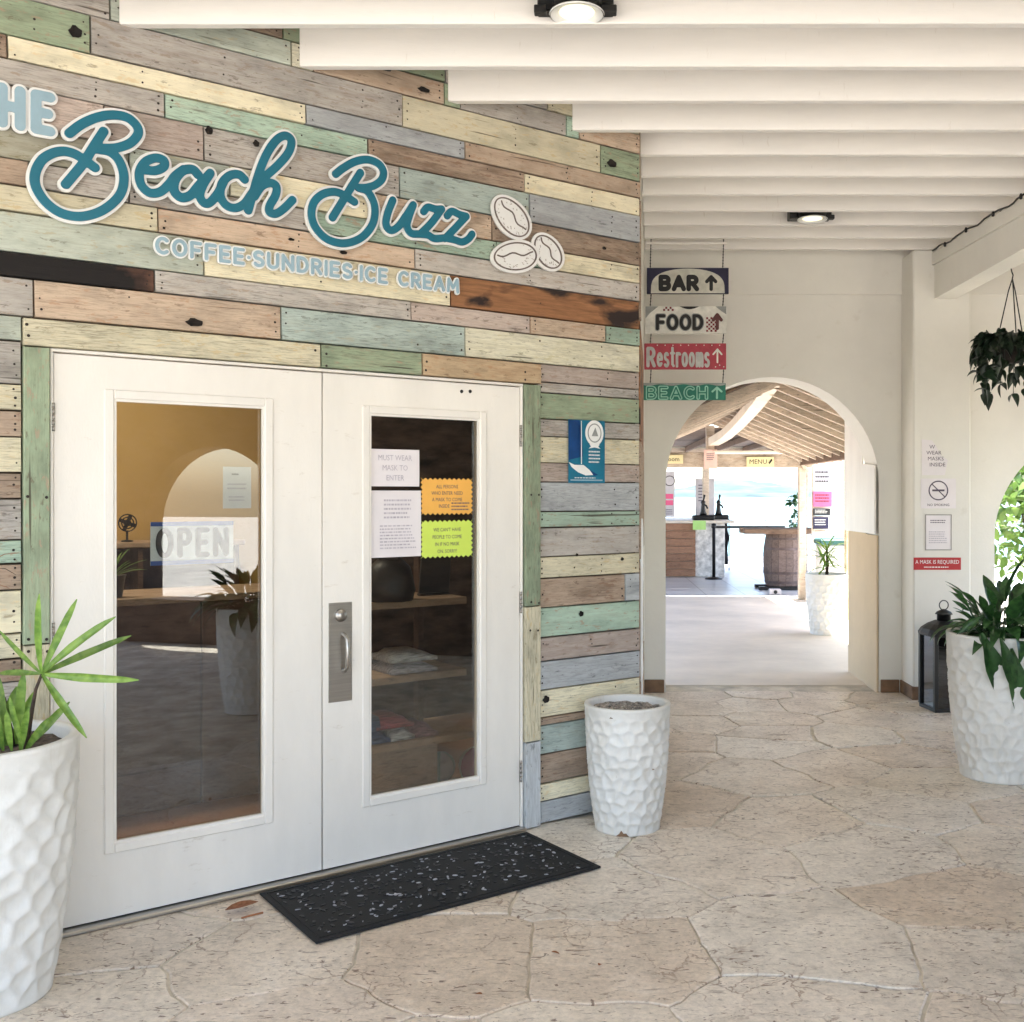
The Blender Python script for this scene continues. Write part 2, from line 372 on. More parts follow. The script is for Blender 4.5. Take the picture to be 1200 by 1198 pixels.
def leaf_mat(name, rgb, rgb2, rough=.42):
    m, t, b = nodes(name); v, r = coords(t)
    n1 = N(t, 'ShaderNodeTexNoise', Scale=9.0, Detail=4.0); t.links.new(v, n1.inputs['Vector'])
    col = ramp(t, n1.outputs['Fac'], [(.35, lin(rgb)), (.65, lin(rgb2))])
    hs = N(t, 'ShaderNodeHueSaturation'); mr = N(t, 'ShaderNodeMapRange'); mr.inputs['To Min'].default_value = .7; mr.inputs['To Max'].default_value = 1.25
    t.links.new(r, mr.inputs['Value']); t.links.new(mr.outputs[0], hs.inputs['Value']); t.links.new(col, hs.inputs['Color'])
    t.links.new(hs.outputs[0], b.inputs['Base Color']); b.inputs['Roughness'].default_value = rough
    tr = N(t, 'ShaderNodeBsdfTranslucent'); t.links.new(hs.outputs[0], tr.inputs['Color'])
    mx = N(t, 'ShaderNodeMixShader'); mx.inputs[0].default_value = .25
    t.links.new(b.outputs[0], mx.inputs[1]); t.links.new(tr.outputs[0], mx.inputs[2])
    t.links.new(mx.outputs[0], t.nodes['Material Output'].inputs['Surface']); return m
leaf_palm = leaf_mat('leaf_palm', (92,128,48), (134,164,74))
leaf_dark = leaf_mat('leaf_dark', (40,72,40), (66,106,56), .32)
leaf_deep = leaf_mat('leaf_deep', (18,32,22), (32,50,32), .4)
leaf_bright = leaf_mat('leaf_bright', (104,140,66), (140,172,90))
leaf_dry = leaf_mat('leaf_dry', (150,96,64), (176,120,84), .8)
stem_m = plain('stem_bark', (70,56,44), .8, .3, 20, bmp=.4)

def glass():
    m = bpy.data.materials.new('door_glass'); m.use_nodes = True; t = m.node_tree; t.nodes.clear()
    o = N(t, 'ShaderNodeOutputMaterial'); tr = N(t, 'ShaderNodeBsdfTransparent'); tr.inputs[0].default_value = (.82,.84,.82,1)
    gl = N(t, 'ShaderNodeBsdfGlossy'); gl.inputs['Roughness'].default_value = 0.0; gl.inputs['Color'].default_value = (.95,.97,1,1)
    fr = N(t, 'ShaderNodeFresnel', IOR=1.55); mu = N(t, 'ShaderNodeMath', operation='MULTIPLY'); mu.inputs[1].default_value = 1.75; mu.use_clamp = True
    t.links.new(fr.outputs[0], mu.inputs[0]); mx = N(t, 'ShaderNodeMixShader')
    t.links.new(mu.outputs[0], mx.inputs[0]); t.links.new(tr.outputs[0], mx.inputs[1]); t.links.new(gl.outputs[0], mx.inputs[2])
    t.links.new(mx.outputs[0], o.inputs[0]); return m
glass_m = glass()
smoke_m = glass_m.copy(); smoke_m.name = 'smoked_glass'
for n_ in smoke_m.node_tree.nodes:
    if n_.bl_idname == 'ShaderNodeBsdfTransparent': n_.inputs[0].default_value = (.22,.21,.20,1)

# ------------------------------------------------------------------ picture -> place
def ground_pt(x, y, z=0.0):
    Y = (EYE-z)*F/(y-CY); return Vector(((x-CX)/F*Y, Y, z))
A = ground_pt(62, 1097); B = ground_pt(608, 972)
P0 = Vector((A.x, A.y, 0)); U = (B-A).normalized(); YAW = math.atan2(U.y, U.x); IN = Vector((-U.y, U.x, 0))
def pw(x, y, off=0.0):
    """pixel -> (t along the shop wall, height), on the wall plane moved by off (into the wall)"""
    d = Vector(((x-CX)/F, 1, (CY-y)/F)); s = ((P0 + IN*off).dot(IN))/d.dot(IN); p = d*s
    return ((p-P0).dot(U), p.z+EYE)
def wpt(t, y, z): return P0 + U*t + IN*y + Vector((0,0,z))
def wthing(name, label, cat, t, y, z, group=None): return thing(name, label, cat, wpt(t, y, z), YAW, group)
T_END = pw(748, 580)[0]; T_BEG = pw(-260, 580)[0]; DOOR_W = (B-A).length; DOOR_H = 2.025
YF, XR = 8.15, 4.4            # far arch wall, right-hand wall

# ------------------------------------------------------------------ ground, sea, hills
def sheet(name, pts, z, mat, kind='structure', thick=.1):
    return tag(MB().prism(pts, z-thick, z, 'z').build(name, mat), kind=kind)
sand = plain('sand_ground', (192,184,170), .95, .12, 2, bmp=.3)
sheet('ground', [(-60,-60),(60,-60),(60,26.5),(-60,26.5)], -.06, sand, thick=.4)
def sea_mat():
    m, t, b = nodes('sea_water'); v, r = coords(t, (1,1,1), False)
    n = N(t, 'ShaderNodeTexNoise', Scale=.35, Detail=8.0, Roughness=.6); t.links.new(v, n.inputs['Vector'])
    b.inputs['Base Color'].default_value = (.05,.17,.22,1); b.inputs['Roughness'].default_value = .12
    bump(t, b, n.outputs['Fac'], .5, .6); return m
sheet('sea', [(-3000,26.6),(3000,26.6),(3000,5000),(-3000,5000)], -1.6, sea_mat(), thick=.4)
def hill(name, label, x0, x1, y, h, seed):
    mb = MB(); nx, ny = 120, 16; vs = []
    for j in range(ny+1):
        for i in range(nx+1):
            a = i/nx; b = j/ny; X = x0+(x1-x0)*a; Y = y+b*260
            e = math.sin(math.pi*a)**.5*math.sin(math.pi*min(b*.62+.0,1))
            nn = .62+.5*noise.fractal(Vector((X*.006+seed, Y*.006, seed)), 1, 2, 5)
            vs.append((X, Y, -1.8+max(0, h*e*nn)))
    fs = [(j*(nx+1)+i, j*(nx+1)+i+1, (j+1)*(nx+1)+i+1, (j+1)*(nx+1)+i) for j in range(ny) for i in range(nx)]
    mb.add(vs, fs, True)
    return tag(mb.build(name, plain('hill_scrub', (70,92,92), .9, .3, .02, bmp=0)), kind='structure')
hill('hills', '', 95, 330, 1250, 29, 3.1)

# ------------------------------------------------------------------ porch floor: crazy paving
def stone_mat():
    m, t, b = nodes('flagstone'); v, r = coords(t, (1,1,1))
    n1 = N(t, 'ShaderNodeTexNoise', Scale=3.5, Detail=8.0, Roughness=.7, Distortion=.4); t.links.new(v, n1.inputs['Vector'])
    v2, _ = coords(t, (3,9,3)); n2 = N(t, 'ShaderNodeTexNoise', Scale=3.2, Detail=8.0, Roughness=.75, Distortion=1.2); t.links.new(v2, n2.inputs['Vector'])
    n3 = N(t, 'ShaderNodeTexNoise', Scale=42.0, Detail=6.0, Roughness=.75); t.links.new(v, n3.inputs['Vector'])
    base = ramp(t, r, [(0, lin((226,214,196))), (.25, lin((221,204,184))), (.45, lin((229,220,206))), (.62, lin((221,207,190))), (.8, lin((212,193,171))), (1, lin((226,213,196)))])
    mot = ramp(t, n1.outputs['Fac'], [(.3, .76), (.5, .98), (.66, 1.14)]); col = mix(t, base, mot, .9, 'MULTIPLY')
    lt = ramp(t, n1.outputs['Fac'], [(.55, 0.0), (.72, .6)]); col = mix(t, col, lin((224,216,204)), lt)
    pk = ramp(t, n2.outputs['Fac'], [(.58, 0.0), (.72, .35)]); col = mix(t, col, lin((198,168,148)), pk)
    fl = ramp(t, n2.outputs['Fac'], [(.36, .8), (.425, 0.0)]); col = mix(t, col, lin((132,108,88)), fl)
    v5, _ = coords(t, (2.2,5.5,2.2)); n5 = N(t, 'ShaderNodeTexNoise', Scale=6.0, Detail=3.0, Roughness=.5, Distortion=2.5); t.links.new(v5, n5.inputs['Vector'])
    pit = ramp(t, n5.outputs['Fac'], [(.33, .95), (.37, 0.0)]); col = mix(t, col, lin((126,104,88)), pit)
    vn = ramp(t, n5.outputs['Fac'], [(.485, 0.0), (.5, .5), (.515, 0.0)]); col = mix(t, col, lin((228,218,202)), vn)
    tcg = N(t, 'ShaderNodeNewGeometry'); nd = N(t, 'ShaderNodeTexNoise', Scale=5.0, Detail=5.0, Roughness=.6); t.links.new(tcg.outputs['Position'], nd.inputs['Vector'])
    va = N(t, 'ShaderNodeVectorMath', operation='MULTIPLY_ADD'); va.inputs[1].default_value = (.22,.22,.22); t.links.new(nd.outputs['Color'], va.inputs[0]); t.links.new(tcg.outputs['Position'], va.inputs[2])
    vo = N(t, 'ShaderNodeTexVoronoi', feature='DISTANCE_TO_EDGE', Scale=6.5); t.links.new(va.outputs[0], vo.inputs['Vector'])
    nm_ = N(t, 'ShaderNodeTexNoise', Scale=1.7, Detail=5.0, Roughness=.7); t.links.new(tcg.outputs['Position'], nm_.inputs['Vector'])
    cm = ramp(t, nm_.outputs['Fac'], [(.49, 0.0), (.58, .85)]); ck = ramp(t, vo.outputs['Distance'], [(.008, 1.0), (.03, 0.0)])
    cmx = mix(t, (0,0,0), cm, ck); col = mix(t, col, lin((156,132,112)), cmx)
    gr = ramp(t, n3.outputs['Fac'], [(.3, .72), (.6, 1.08)]); col = mix(t, col, gr, .85, 'MULTIPLY')
    t.links.new(col, b.inputs['Base Color']); b.inputs['Specular IOR Level'].default_value = .4
    rr = ramp(t, n1.outputs['Fac'], [(.3, .48), (.7, .26)]); t.links.new(rr, b.inputs['Roughness'])
    ad = N(t, 'ShaderNodeMath', operation='ADD'); t.links.new(n3.outputs['Fac'], ad.inputs[0]); t.links.new(n2.outputs['Fac'], ad.inputs[1])
    bump(t, b, ad.outputs[0], .35, .006); return m
stone_m = stone_mat()
mortar_m = plain('mortar', (220,210,192), .85, .22, 5, bmp=.5, bscale=60)
floor = sheet('floor', [(-4.2,-1.6),(XR+.2,-1.6),(XR+.2,YF+.3),(-4.2,YF+.3)], -.007, mortar_m, thick=.12)
def clip(poly, p, n):
    out = []
    for i in range(len(poly)):
        a = poly[i]; b = poly[(i+1)%len(poly)]; da = (a-p).dot(n); db = (b-p).dot(n)
        if da <= 0: out.append(a)
        if (da < 0) != (db < 0) and abs(da-db) > 1e-9: out.append(a+(b-a)*(da/(da-db)))
    return out
def paving():
    rs = random.Random(11); sites = []
    for _ in range(9000):
        x = rs.uniform(-2.9, XR); y = rs.uniform(1.5, YF+.02)
        dmin = .32 + .26*(noise.noise(Vector((x*.6, y*.6, 3.3)))*.5+.5) + .12*rs.random()
        if y > 5.9: dmin *= .78
        if all(math.hypot((x-a)*.92, y-b) > max(dmin, dd)*.92 for a, b, dd in sites): sites.append((x, y, dmin))
    p0 = Vector((P0.x, P0.y)); n2 = Vector((IN.x, IN.y))
    S = [Vector((a, b)) for a, b, _ in sites]
    cells = []
    for i, s in enumerate(S):
        before = (s-p0).dot(Vector((U.x, U.y))) < T_END
        if before and (s-p0).dot(n2) > .25: continue
        if not before and s.x < .15: continue
        poly = [Vector(q) for q in ((-3.1,1.2),(XR,1.2),(XR,YF+.05),(-3.1,YF+.05))]
        for j, q in enumerate(S):
            if i == j or (q-s).length > 2.2: continue
            poly = clip(poly, (s+q)/2, (q-s).normalized())
            if len(poly) < 3: break
        if len(poly) >= 3 and before: poly = clip(poly, p0+n2*.01, n2)
        if len(poly) < 3: continue
        c = sum(poly, Vector((0,0)))/len(poly); out = []
        if all(not (-60 < CX+q.x/q.y*F < 1260 and CY+EYE*F/q.y < 1270) for q in poly): continue     # nothing of it shows
        for k in range(len(poly)):
            a = poly[k]; b = poly[(k+1)%len(poly)]; m = max(1, int((b-a).length/.055))
            for q in range(m):
                p = a+(b-a)*(q/m)
                d = Vector((noise.noise(Vector((p.x*5, p.y*5, 1.7))), noise.noise(Vector((p.x*5, p.y*5, 9.2)))))*.034
                d += Vector((noise.noise(Vector((p.x*19, p.y*19, 4.7))), noise.noise(Vector((p.x*19, p.y*19, 8.2)))))*.011
                out.append(p+d)
        cells.append((c, out))
    cells.sort(key=lambda q: -min((q[0]-Vector((.6,4.5))).length, 9))
    for c, out in cells[-300:]:
        j = .003 + .010*rs.random()**2; n = len(out); ins = []; top = []; h = rs.uniform(-.0015, .0025)
        for k in range(n):
            a, b, d = out[k-1], out[k], out[(k+1)%n]; tn = (d-a).normalized() if (d-a).length > 1e-6 else Vector((1,0))
            nr = Vector((-tn.y, tn.x)); ins.append(b+nr*j-c); top.append(b+nr*(j+.005)-c)
        vs = [(p.x, p.y, -.02) for p in ins]+[(p.x, p.y, h-.003) for p in ins]+[(p.x, p.y, h) for p in top]
        fs = [(k, (k+1)%n, n+(k+1)%n, n+k) for k in range(n)]+[(n+k, n+(k+1)%n, 2*n+(k+1)%n, 2*n+k) for k in range(n)]+[tuple(range(2*n, 3*n))]
        MB().add(vs, fs).build('flagstone', stone_m, floor, (c.x, c.y, 0))
paving()

# ------------------------------------------------------------------ far arch wall, pillar, right wall
def arch_pts(cx, zs, r, n=28): return [(cx+r*math.cos(math.pi*(1-k/n)), zs+r*math.sin(math.pi*(1-k/n))) for k in range(n+1)]
AC, AZ, AR = (905-CX)/F*YF, EYE+13/F*YF, 125/F*YF
WZ = 3.50
outer = [(.38,0),(AC-AR,0)] + arch_pts(AC, AZ, AR) + [(AC+AR,0),(XR+.3,0),(XR+.3,WZ),(.38,WZ)]
hole = [(3.965-.825,.42)] + arch_pts(3.965, 1.19, .825) + [(3.965+.825,.42)]
hole = [(min(a, XR+.15), b) for a, b in hole]
aw = thing('arch_wall', 'cream stucco wall with an arched walkway opening at the end of the porch', 'wall', (0, YF, 0))
o = put('wall', plate('arch_wall', [outer, hole], .36), wall_paint, aw, (0, .18, 0))
MB().box(.40, XR, -.022, .02, 3.075, WZ).build('header_band', wall_paint, aw)
MB().cbox(.43, AC-AR-.012, -.016, .05, 0, .1, .004).build('skirting', skirt_mat, aw)
MB().cbox(AC+AR+.012, 2.40, -.016, .05, 0, .1, .004).build('skirting', skirt_mat, aw)
# deep right-hand reveal: lower plaster face and a proud upper leaf
MB().box(AC+AR-.004, AC+AR+.10, .362, .95, 0, 1.22).build('reveal', jamb_paint, aw)
MB().box(AC+AR-.02, AC+AR-.0045, -.002, .36, .0, 1.215).build('reveal', jamb_paint, aw)
lf = [(0,0)] ; lf = [(.0,1.225),(.95,1.225),(.95,2.3),(.375,2.3),(.375,1.78),(.0,1.76)]
MB().prism([(a, b) for a, b in lf], AC+AR-.035, AC+AR-.021, 'x').build('shutter_leaf', white_paint, aw)
pil = thing('pillar', 'square cream pillar with paper notices between the two arches', 'pillar', ((1104-CX)/F*7.85, 7.85, 0))
MB().cbox(-.216, .216, 0, .30, 0, 3.36, .012).build('shaft', wall_paint, pil)
MB().cbox(-.226, .226, -.012, .30, 0, .1, .004).build('skirting', skirt_mat, pil)
# right-hand wall with arched openings
def yarch(cy, r, sill, zs): return [(cy-r, sill)] + arch_pts(cy, zs, r) + [(cy+r, sill)]
holes = [yarch(6.45, 1.15, .10, 1.30), yarch(-.15, .825, .45, 1.19)]  # first opening is out of view, enlarged to let in more light
rw = thing('side_wall', 'dark stone porch side wall with low arched openings', 'wall', (XR, 0, 0))
stone_dk = plain('side_wall_stone', (96,80,68), .85, .35, 4, (1,1,2.5), bmp=.8, bscale=10)
me = plate('side_wall', [[(-1.9,0),(YF,0),(YF,WZ),(-1.9,WZ)]]+holes, .3); o = put('wall', me, stone_dk, rw, (.15, 0, 0), (0,0,R(90)))

# ------------------------------------------------------------------ ceiling: boards, joists, beam
def joist_z(y): return 3.212 + .034*(y-3.76)
def wall_x(y): return P0.x + (y-P0.y)*U.x/U.y if y < wpt(T_END,0,0).y else wpt(T_END,0,0).x + (y-wpt(T_END,0,0).y)*(.43-wpt(T_END,0,0).x)/(YF-wpt(T_END,0,0).y)
CD = .155
ceil = MB().add([(x, y, joist_z(y)+CD+h) for h in (0, .05) for x, y in ((-5.2,-1.9),(XR+.3,-1.9),(XR+.3,YF+.5),(-5.2,YF+.5))], [(0,1,2,3),(4,7,6,5),(0,4,5,1),(1,5,6,2),(2,6,7,3),(3,7,4,0)]).build('ceiling', ceil_paint); tag(ceil, kind='structure')
k = -18
while True:
    y = 3.783 + .404*k; k += 1
    if y > YF-.05: break
    z = joist_z(y); rr = random.Random(k)
    x0 = wall_x(y)+.006
    if y < -1.8: continue
    mb = MB(); mb.cbox(0, XR+.0-x0, -.021, .021, 0, CD+.012, .004)
    mb.build('joist', ceil_paint, ceil, (x0, y, z), (0, 0, R(rr.uniform(-.12,.12))))
bm_x0, bm_x1 = (1095-CX)/F*7.85, (1120-CX)/F*7.85
bt = thing('beam', 'deep cream beam running along the porch under the joists', 'beam', (bm_x0, 7.85, 2.99))
z_b = 2.99
MB().add([(0,-9.1,0),(bm_x1-bm_x0,-9.1,0),(bm_x1-bm_x0,-.001,0),(0,-.001,0)]+[(a, b, joist_z(7.85+b)-z_b-.012) for a,b in ((0,-12),(bm_x1-bm_x0,-12),(bm_x1-bm_x0,-.001),(0,-.001))],
   [(0,1,2,3),(4,7,6,5),(0,4,5,1),(1,5,6,2),(2,6,7,3),(3,7,4,0)]).build('beam_body', wall_paint, bt)
MB().add([(-.02,-9.1,joist_z(-1.25)-z_b-.11),(-.001,-9.1,joist_z(-1.25)-z_b-.11),(-.001,-.002,joist_z(7.85)-z_b-.11),(-.02,-.002,joist_z(7.85)-z_b-.11)]+
   [(-.02,-9.1,joist_z(-1.25)-z_b-.02),(-.001,-9.1,joist_z(-1.25)-z_b-.02),(-.001,-.002,joist_z(7.85)-z_b-.02),(-.02,-.002,joist_z(7.85)-z_b-.02)],
   [(0,1,2,3),(4,7,6,5),(0,4,5,1),(1,5,6,2),(2,6,7,3),(3,7,4,0)]).build('ledger_strip', wall_paint, bt)
# string of little lamps lying on the beam's top edge
ls = thing('light_string', 'thin dark string of unlit bulbs along the top of the beam', 'string lights', (bm_x0-.03, 7.8, 3.35))
pts = []
for i in range(120):
    y = 7.8-i*.074; pts.append((.0+.006*math.sin(i*1.7), y-7.8, joist_z(y)-3.35-.012+.008*math.sin(i*.9)))
MB().tube(pts, .006, 6).build('cable', black_metal, ls)
for i in range(4, 118, 6):
    p = Vector(pts[i]); MB().lathe([(.002,0),(.009,.004),(.011,.02),(.006,.034),(.001,.038)], 8, p+Vector((-.012,0,-.028))).build('bulb', black_metal, ls)

# ------------------------------------------------------------------ shop wall: planks, one by one
pwall = wthing('plank_wall', 'shop front clad in mixed reclaimed pallet boards of green, yellow and grey', 'wall', 0, 0, 0)
def yl(x, y): return pw(x, y)[1]
# row edges read at the left border (x=0) and at the corner (x=748)
edges = [(0,-6,181),(0,37.5,216),(0,65,235),(0,96,256),(0,143.6,286),(0,182,314),(0,214,334),(0,245,355),(0,297,385),(0,323.5,406),(0,369.5,437),(0,400,456)]
ez = [(yl(0,a)+yl(748,b))/2 for _,a,b in edges]
def tx(x, y=300): return pw(x, y)[0]
planks = []
def row(z0, z1, xs, cols, front=-.012):
    ts = [tx(x) for x in xs]
    for a, b, c in zip(ts[:-1], ts[1:], cols): planks.append((a, b, z0, z1, c, front))
L0 = -260
row(ez[0], ez[0]+.098, (L0,-60,128,340,366,519,538,662,677,748), ('brown','grey','pale','cream','tan','green','grey','mint','tan'))
row(ez[0]+.098, ez[0]+.205, (L0,-20,150,330,520,640,748), ('mint','grey','brown','green','grey','yellow'))
row(ez[0]+.205, ez[0]+.31, (L0,100,420,600,748), ('grey','tan','pale','brown'))
row(ez[0]+.31, 3.6, (L0,200,500,748), ('green','grey','cream'))
row(ez[1], ez[0], (L0,-120,105,470,702,748), ('tan','green','grey','yellow','green'))
row(ez[2], ez[1], (L0,-90,8,357,543,748), ('grey','brown','yellow','blue','tan'))
row(ez[3], ez[2], (L0,-50,192,430,613,748), ('yellow','grey','mint','brown','yellow'))
row(ez[4], ez[3], (L0,-80,121,238,467,619,748), ('green','pink','pink','grey','teal','blue'))
row(ez[5], ez[4], (L0,-70,150,268,300,430,575,748), ('grey','olive','pale','cream','yellow','tan','brown'))
row(ez[6], ez[5], (L0,-30,33,150,362,580,640,748), ('yellow','brown','grey','grey','mint','mint','yellow'))
row(ez[7], ez[6], (L0,-110,184,485,748), ('green','yellow','tan','grey'))
row(ez[8], ez[7], (L0,-40,238,527,748), ('tan','pale','yellow','burnt'))
row(ez[9], ez[8], (L0,-130,180,480,620,708,748), ('grey','black','grey','pink','tan','mint'))
row(ez[10], ez[9], (L0,-140,39,328,543,748), ('yellow','grey','tan','teal','cream'))
row(ez[11], ez[10], (L0,-30,25), ('brown','pale')); row(ez[11], ez[10], (629,748), ('pink',))
# beside the doors, right: edges read at the corner
re = [456,468.5,497,516,545,566,598.6,616,648,671.5,703.5,736,762,793,823]
rz = [yl(748, v) for v in re]; rz[0] = ez[11]; rz += [yl(680,842.6), yl(680,876), yl(680,909), yl(680,929), .004]
rc = ['grey','green','grey','yellow','pink','blue','mint','grey','yellow','brown','mint','pink','blue','yellow','brown','teal','brown','yellow','blue']
for a, b, c in zip(rz[1:], rz[:-1], rc):
    if abs(b-rz[9]) < 1e-6: row(a, b, (629,731,748), ('brown','blue'))
    else: row(a, b, (629,748), (c,))
# beside the doors, left
le = [400,450,481,512,554,585,633,661,692,743,773,800,862,905,960,1010,1060]
lz = [yl(0, v) for v in le] + [.004]; lz[0] = ez[11]
lc = ['grey','yellow','brown','yellow','brown','grey','mint','brown','yellow','yellow','brown','grey','yellow','mint','pink','grey','yellow']
for i, (a, b, c) in enumerate(zip(lz[1:], lz[:-1], lc)): row(a, b, (L0, -70-37*(i%3), 25), (lc[(i*5+3)%17], c))
nails = MB()
def board_mesh(L, h, d, rs):
    g = .0018; w = [rs.uniform(-.0022,.0022) for _ in range(6)]; c = .0025
    segs = max(1, int(L/.35)); vs = []; fs = []
    # front face strip with slightly wandering edges, chamfer, back
    for i in range(segs+1):
        x = g+(L-2*g)*i/segs; lo = g+abs(rs.uniform(0,.0022)); hi = h-g-abs(rs.uniform(0,.0022)); wy = rs.uniform(-.0012,.0012)
        xx = x + (c if i == 0 else (-c if i == segs else 0))
        vs += [(x,d,lo),(x,c+wy,lo),(xx,wy,lo+c),(xx,wy,hi-c),(x,c+wy,hi),(x,d,hi)]
    for i in range(segs):
        for k in range(5): fs.append((i*6+k, (i+1)*6+k, (i+1)*6+k+1, i*6+k+1))
    fs += [tuple(range(5,-1,-1)), tuple(range(segs*6, segs*6+6))]
    return MB().add(vs, fs)
def nail(x, y, z, r=.0042):
    n = 7; nails.add([(x+r*math.cos(2*math.pi*k/n), y, z+r*math.sin(2*math.pi*k/n)) for k in range(n)]+[(x, y-.0012, z)], [(k, (k+1)%n, n) for k in range(n)])
def board(t0, t1, z0, z1, c, front, name='plank', rs=random.Random(5)):
    f = front + rs.uniform(-.005, .004)
    o = board_mesh(t1-t0, z1-z0, .02-f+.008, rs).build(name, PK[c], pwall, (t0, f, z0))
    if name == 'plank':
        h = z1-z0
        if h < .03: return o
        for e in ([t0+.022, t1-.022] if t1-t0 > .2 else [t0+.03]):
            for q in (.25,.5,.78):
                if rs.random() < .75: nail(e+rs.uniform(-.006,.006), f-.002, z0+h*q+rs.uniform(-.006,.006), rs.uniform(.003,.0052))
        x = t0 + rs.uniform(.3,.6)
        while x < t1-.15:
            for q in (.25,.5,.78):
                if rs.random() < .7: nail(x+rs.uniform(-.004,.004), f-.002, z0+h*q+rs.uniform(-.005,.005), rs.uniform(.003,.0048))
            x += rs.uniform(.35,.7)
    return o
for p in planks: board(*p)
# trim boards round the doorway stand proud of the cladding
tl, tr_ = tx(25), tx(629.5); HZ0, HZ1 = yl(300, 436), ez[10]-.004
HZ0 = DOOR_H+.012
TF = -.034
def trim(t0, t1, z0, z1, c, vertical=False):
    rs = random.Random(int(t0*1000)+int(z0*77))
    if not vertical: return board(t0, t1, z0, z1, c, TF, 'trim_board', rs)
    o = board_mesh(z1-z0, t1-t0, .03-TF, rs).build('trim_board', PK[c], pwall, (t1, TF, z0), (0, R(-90), 0)); return o
trim(tl, tx(372), HZ0, HZ1, 'yellow'); trim(tx(372), tx(490), HZ0, HZ1, 'green'); trim(tx(490), tr_, HZ0, HZ1, 'orange')
JL, JR = -.012, DOOR_W+.012
zs = yl(45, 754); trim(tl, JL-.001, zs, HZ0-.001, 'green', True); trim(tl, JL-.001, .004, zs, 'yellow', True)
za, zb = yl(620, 710), yl(620, 868)
trim(JR+.001, tr_, za, HZ0-.001, 'green', True); trim(JR+.001, tr_, zb, za, 'yellow', True); trim(JR+.001, tr_, .004, zb, 'blue', True)
for t, z in ((tx(30),yl(30,582)),(tx(52),yl(52,583)),(tx(31),yl(31,748)),(tx(52),yl(52,748)),(tx(31),yl(31,762)),(tx(53),yl(53,762)),(tx(617),yl(617,580)),(tx(626),yl(626,580)),(tx(617),yl(617,705)),(tx(626),yl(626,706)),(tx(616),yl(616,738)),(tx(625),yl(625,738)),(tx(610),yl(610,437)),(tx(610),yl(610,446)),(tx(29),yl(29,382)),(tx(31),yl(31,395)),(tx(365),yl(365,412)),(tx(378),yl(378,416)),(tx(378),yl(378,430)),(tx(495),yl(495,425)),(tx(494),yl(494,435))):
    nail(t, TF-.005, z, .0055)
nm = nails.mesh('nail_heads', False); nm.name = 'nail_heads'
tag(put('nail_heads', nm, plain('nail_rust', (44,32,26), .7, .2, 30, bmp=0), pwall), kind='stuff')
# knots: dark lens-shaped holes in some boards
knot_m = plain('knot_hole', (26,20,16), .9, .2, 30, bmp=0)
for x, y, rx, rz in ((87,40,.021,.022),(714,193,.028,.02),(243,155,.014,.017),(298,170,.012,.014),(494,107,.028,.012),(449,83,.026,.008),(400,297,.016,.009),(339,282,.013,.006),(705,292,.012,.008),(673,650,.008,.007),(726,655,.01,.009),(678,719,.014,.014),(637,819,.018,.018),(670,665,.004,.004),(226,379,.03,.016)):
    t, z = pw(x, y); n = 12
    ring = [(rx*math.cos(2*math.pi*k/n)*(1+.18*math.sin(k*2.3)), 0, rz*math.sin(2*math.pi*k/n)*(1+.15*math.cos(k*1.7))) for k in range(n)]
    MB().add(ring+[(0,.006,0)], [((k+1)%n, k, n) for k in range(n)]).build('knot', knot_m, pwall, (t, -.0215, z))
# wall body behind the boards, and the corner return towards the arch wall
body = plain('wall_body', (70,58,48), .9, .2, 6, bmp=.2)
MB().box(T_BEG, JL-.014, .021, .16, 0, 3.6).build('wall_body', body, pwall)
MB().box(JR+.014, T_END-.002, .021, .16, 0, 3.6).build('wall_body', body, pwall)
MB().box(JL-.014, JR+.014, .021, .16, DOOR_H+.03, 3.6).build('wall_body', body, pwall)
ce = wpt(T_END, 0, 0); vend = Vector((.43, YF-.001, 0)); L = (vend-ce).length
ret = thing('return_wall', 'narrow brown timber side of the shop behind the hanging signs', 'wall', ce, math.atan2((vend-ce).y, (vend-ce).x))
MB().box(.03, L, .0, .14, 0, 3.6).build('wall', wall_paint, ret)
rs = random.Random(3)
for i in range(6):
    MB().cbox(.001, 1.5 if i < 4 else .1, -.014+.004*(i%2), -.001, .01+i*.6, .6+i*.6-.004, .002).build('edge_board', PK['brown' if i != 3 else 'burnt'], ret)
pts = [(.02+.008*math.sin(i*1.3)+.004*rs.random(), -.016, .06+i*.05) for i in range(28)]
MB().tube(pts, [.006+.004*rs.random() for _ in pts], 6).build('sealant_bead', sign_white, ret)

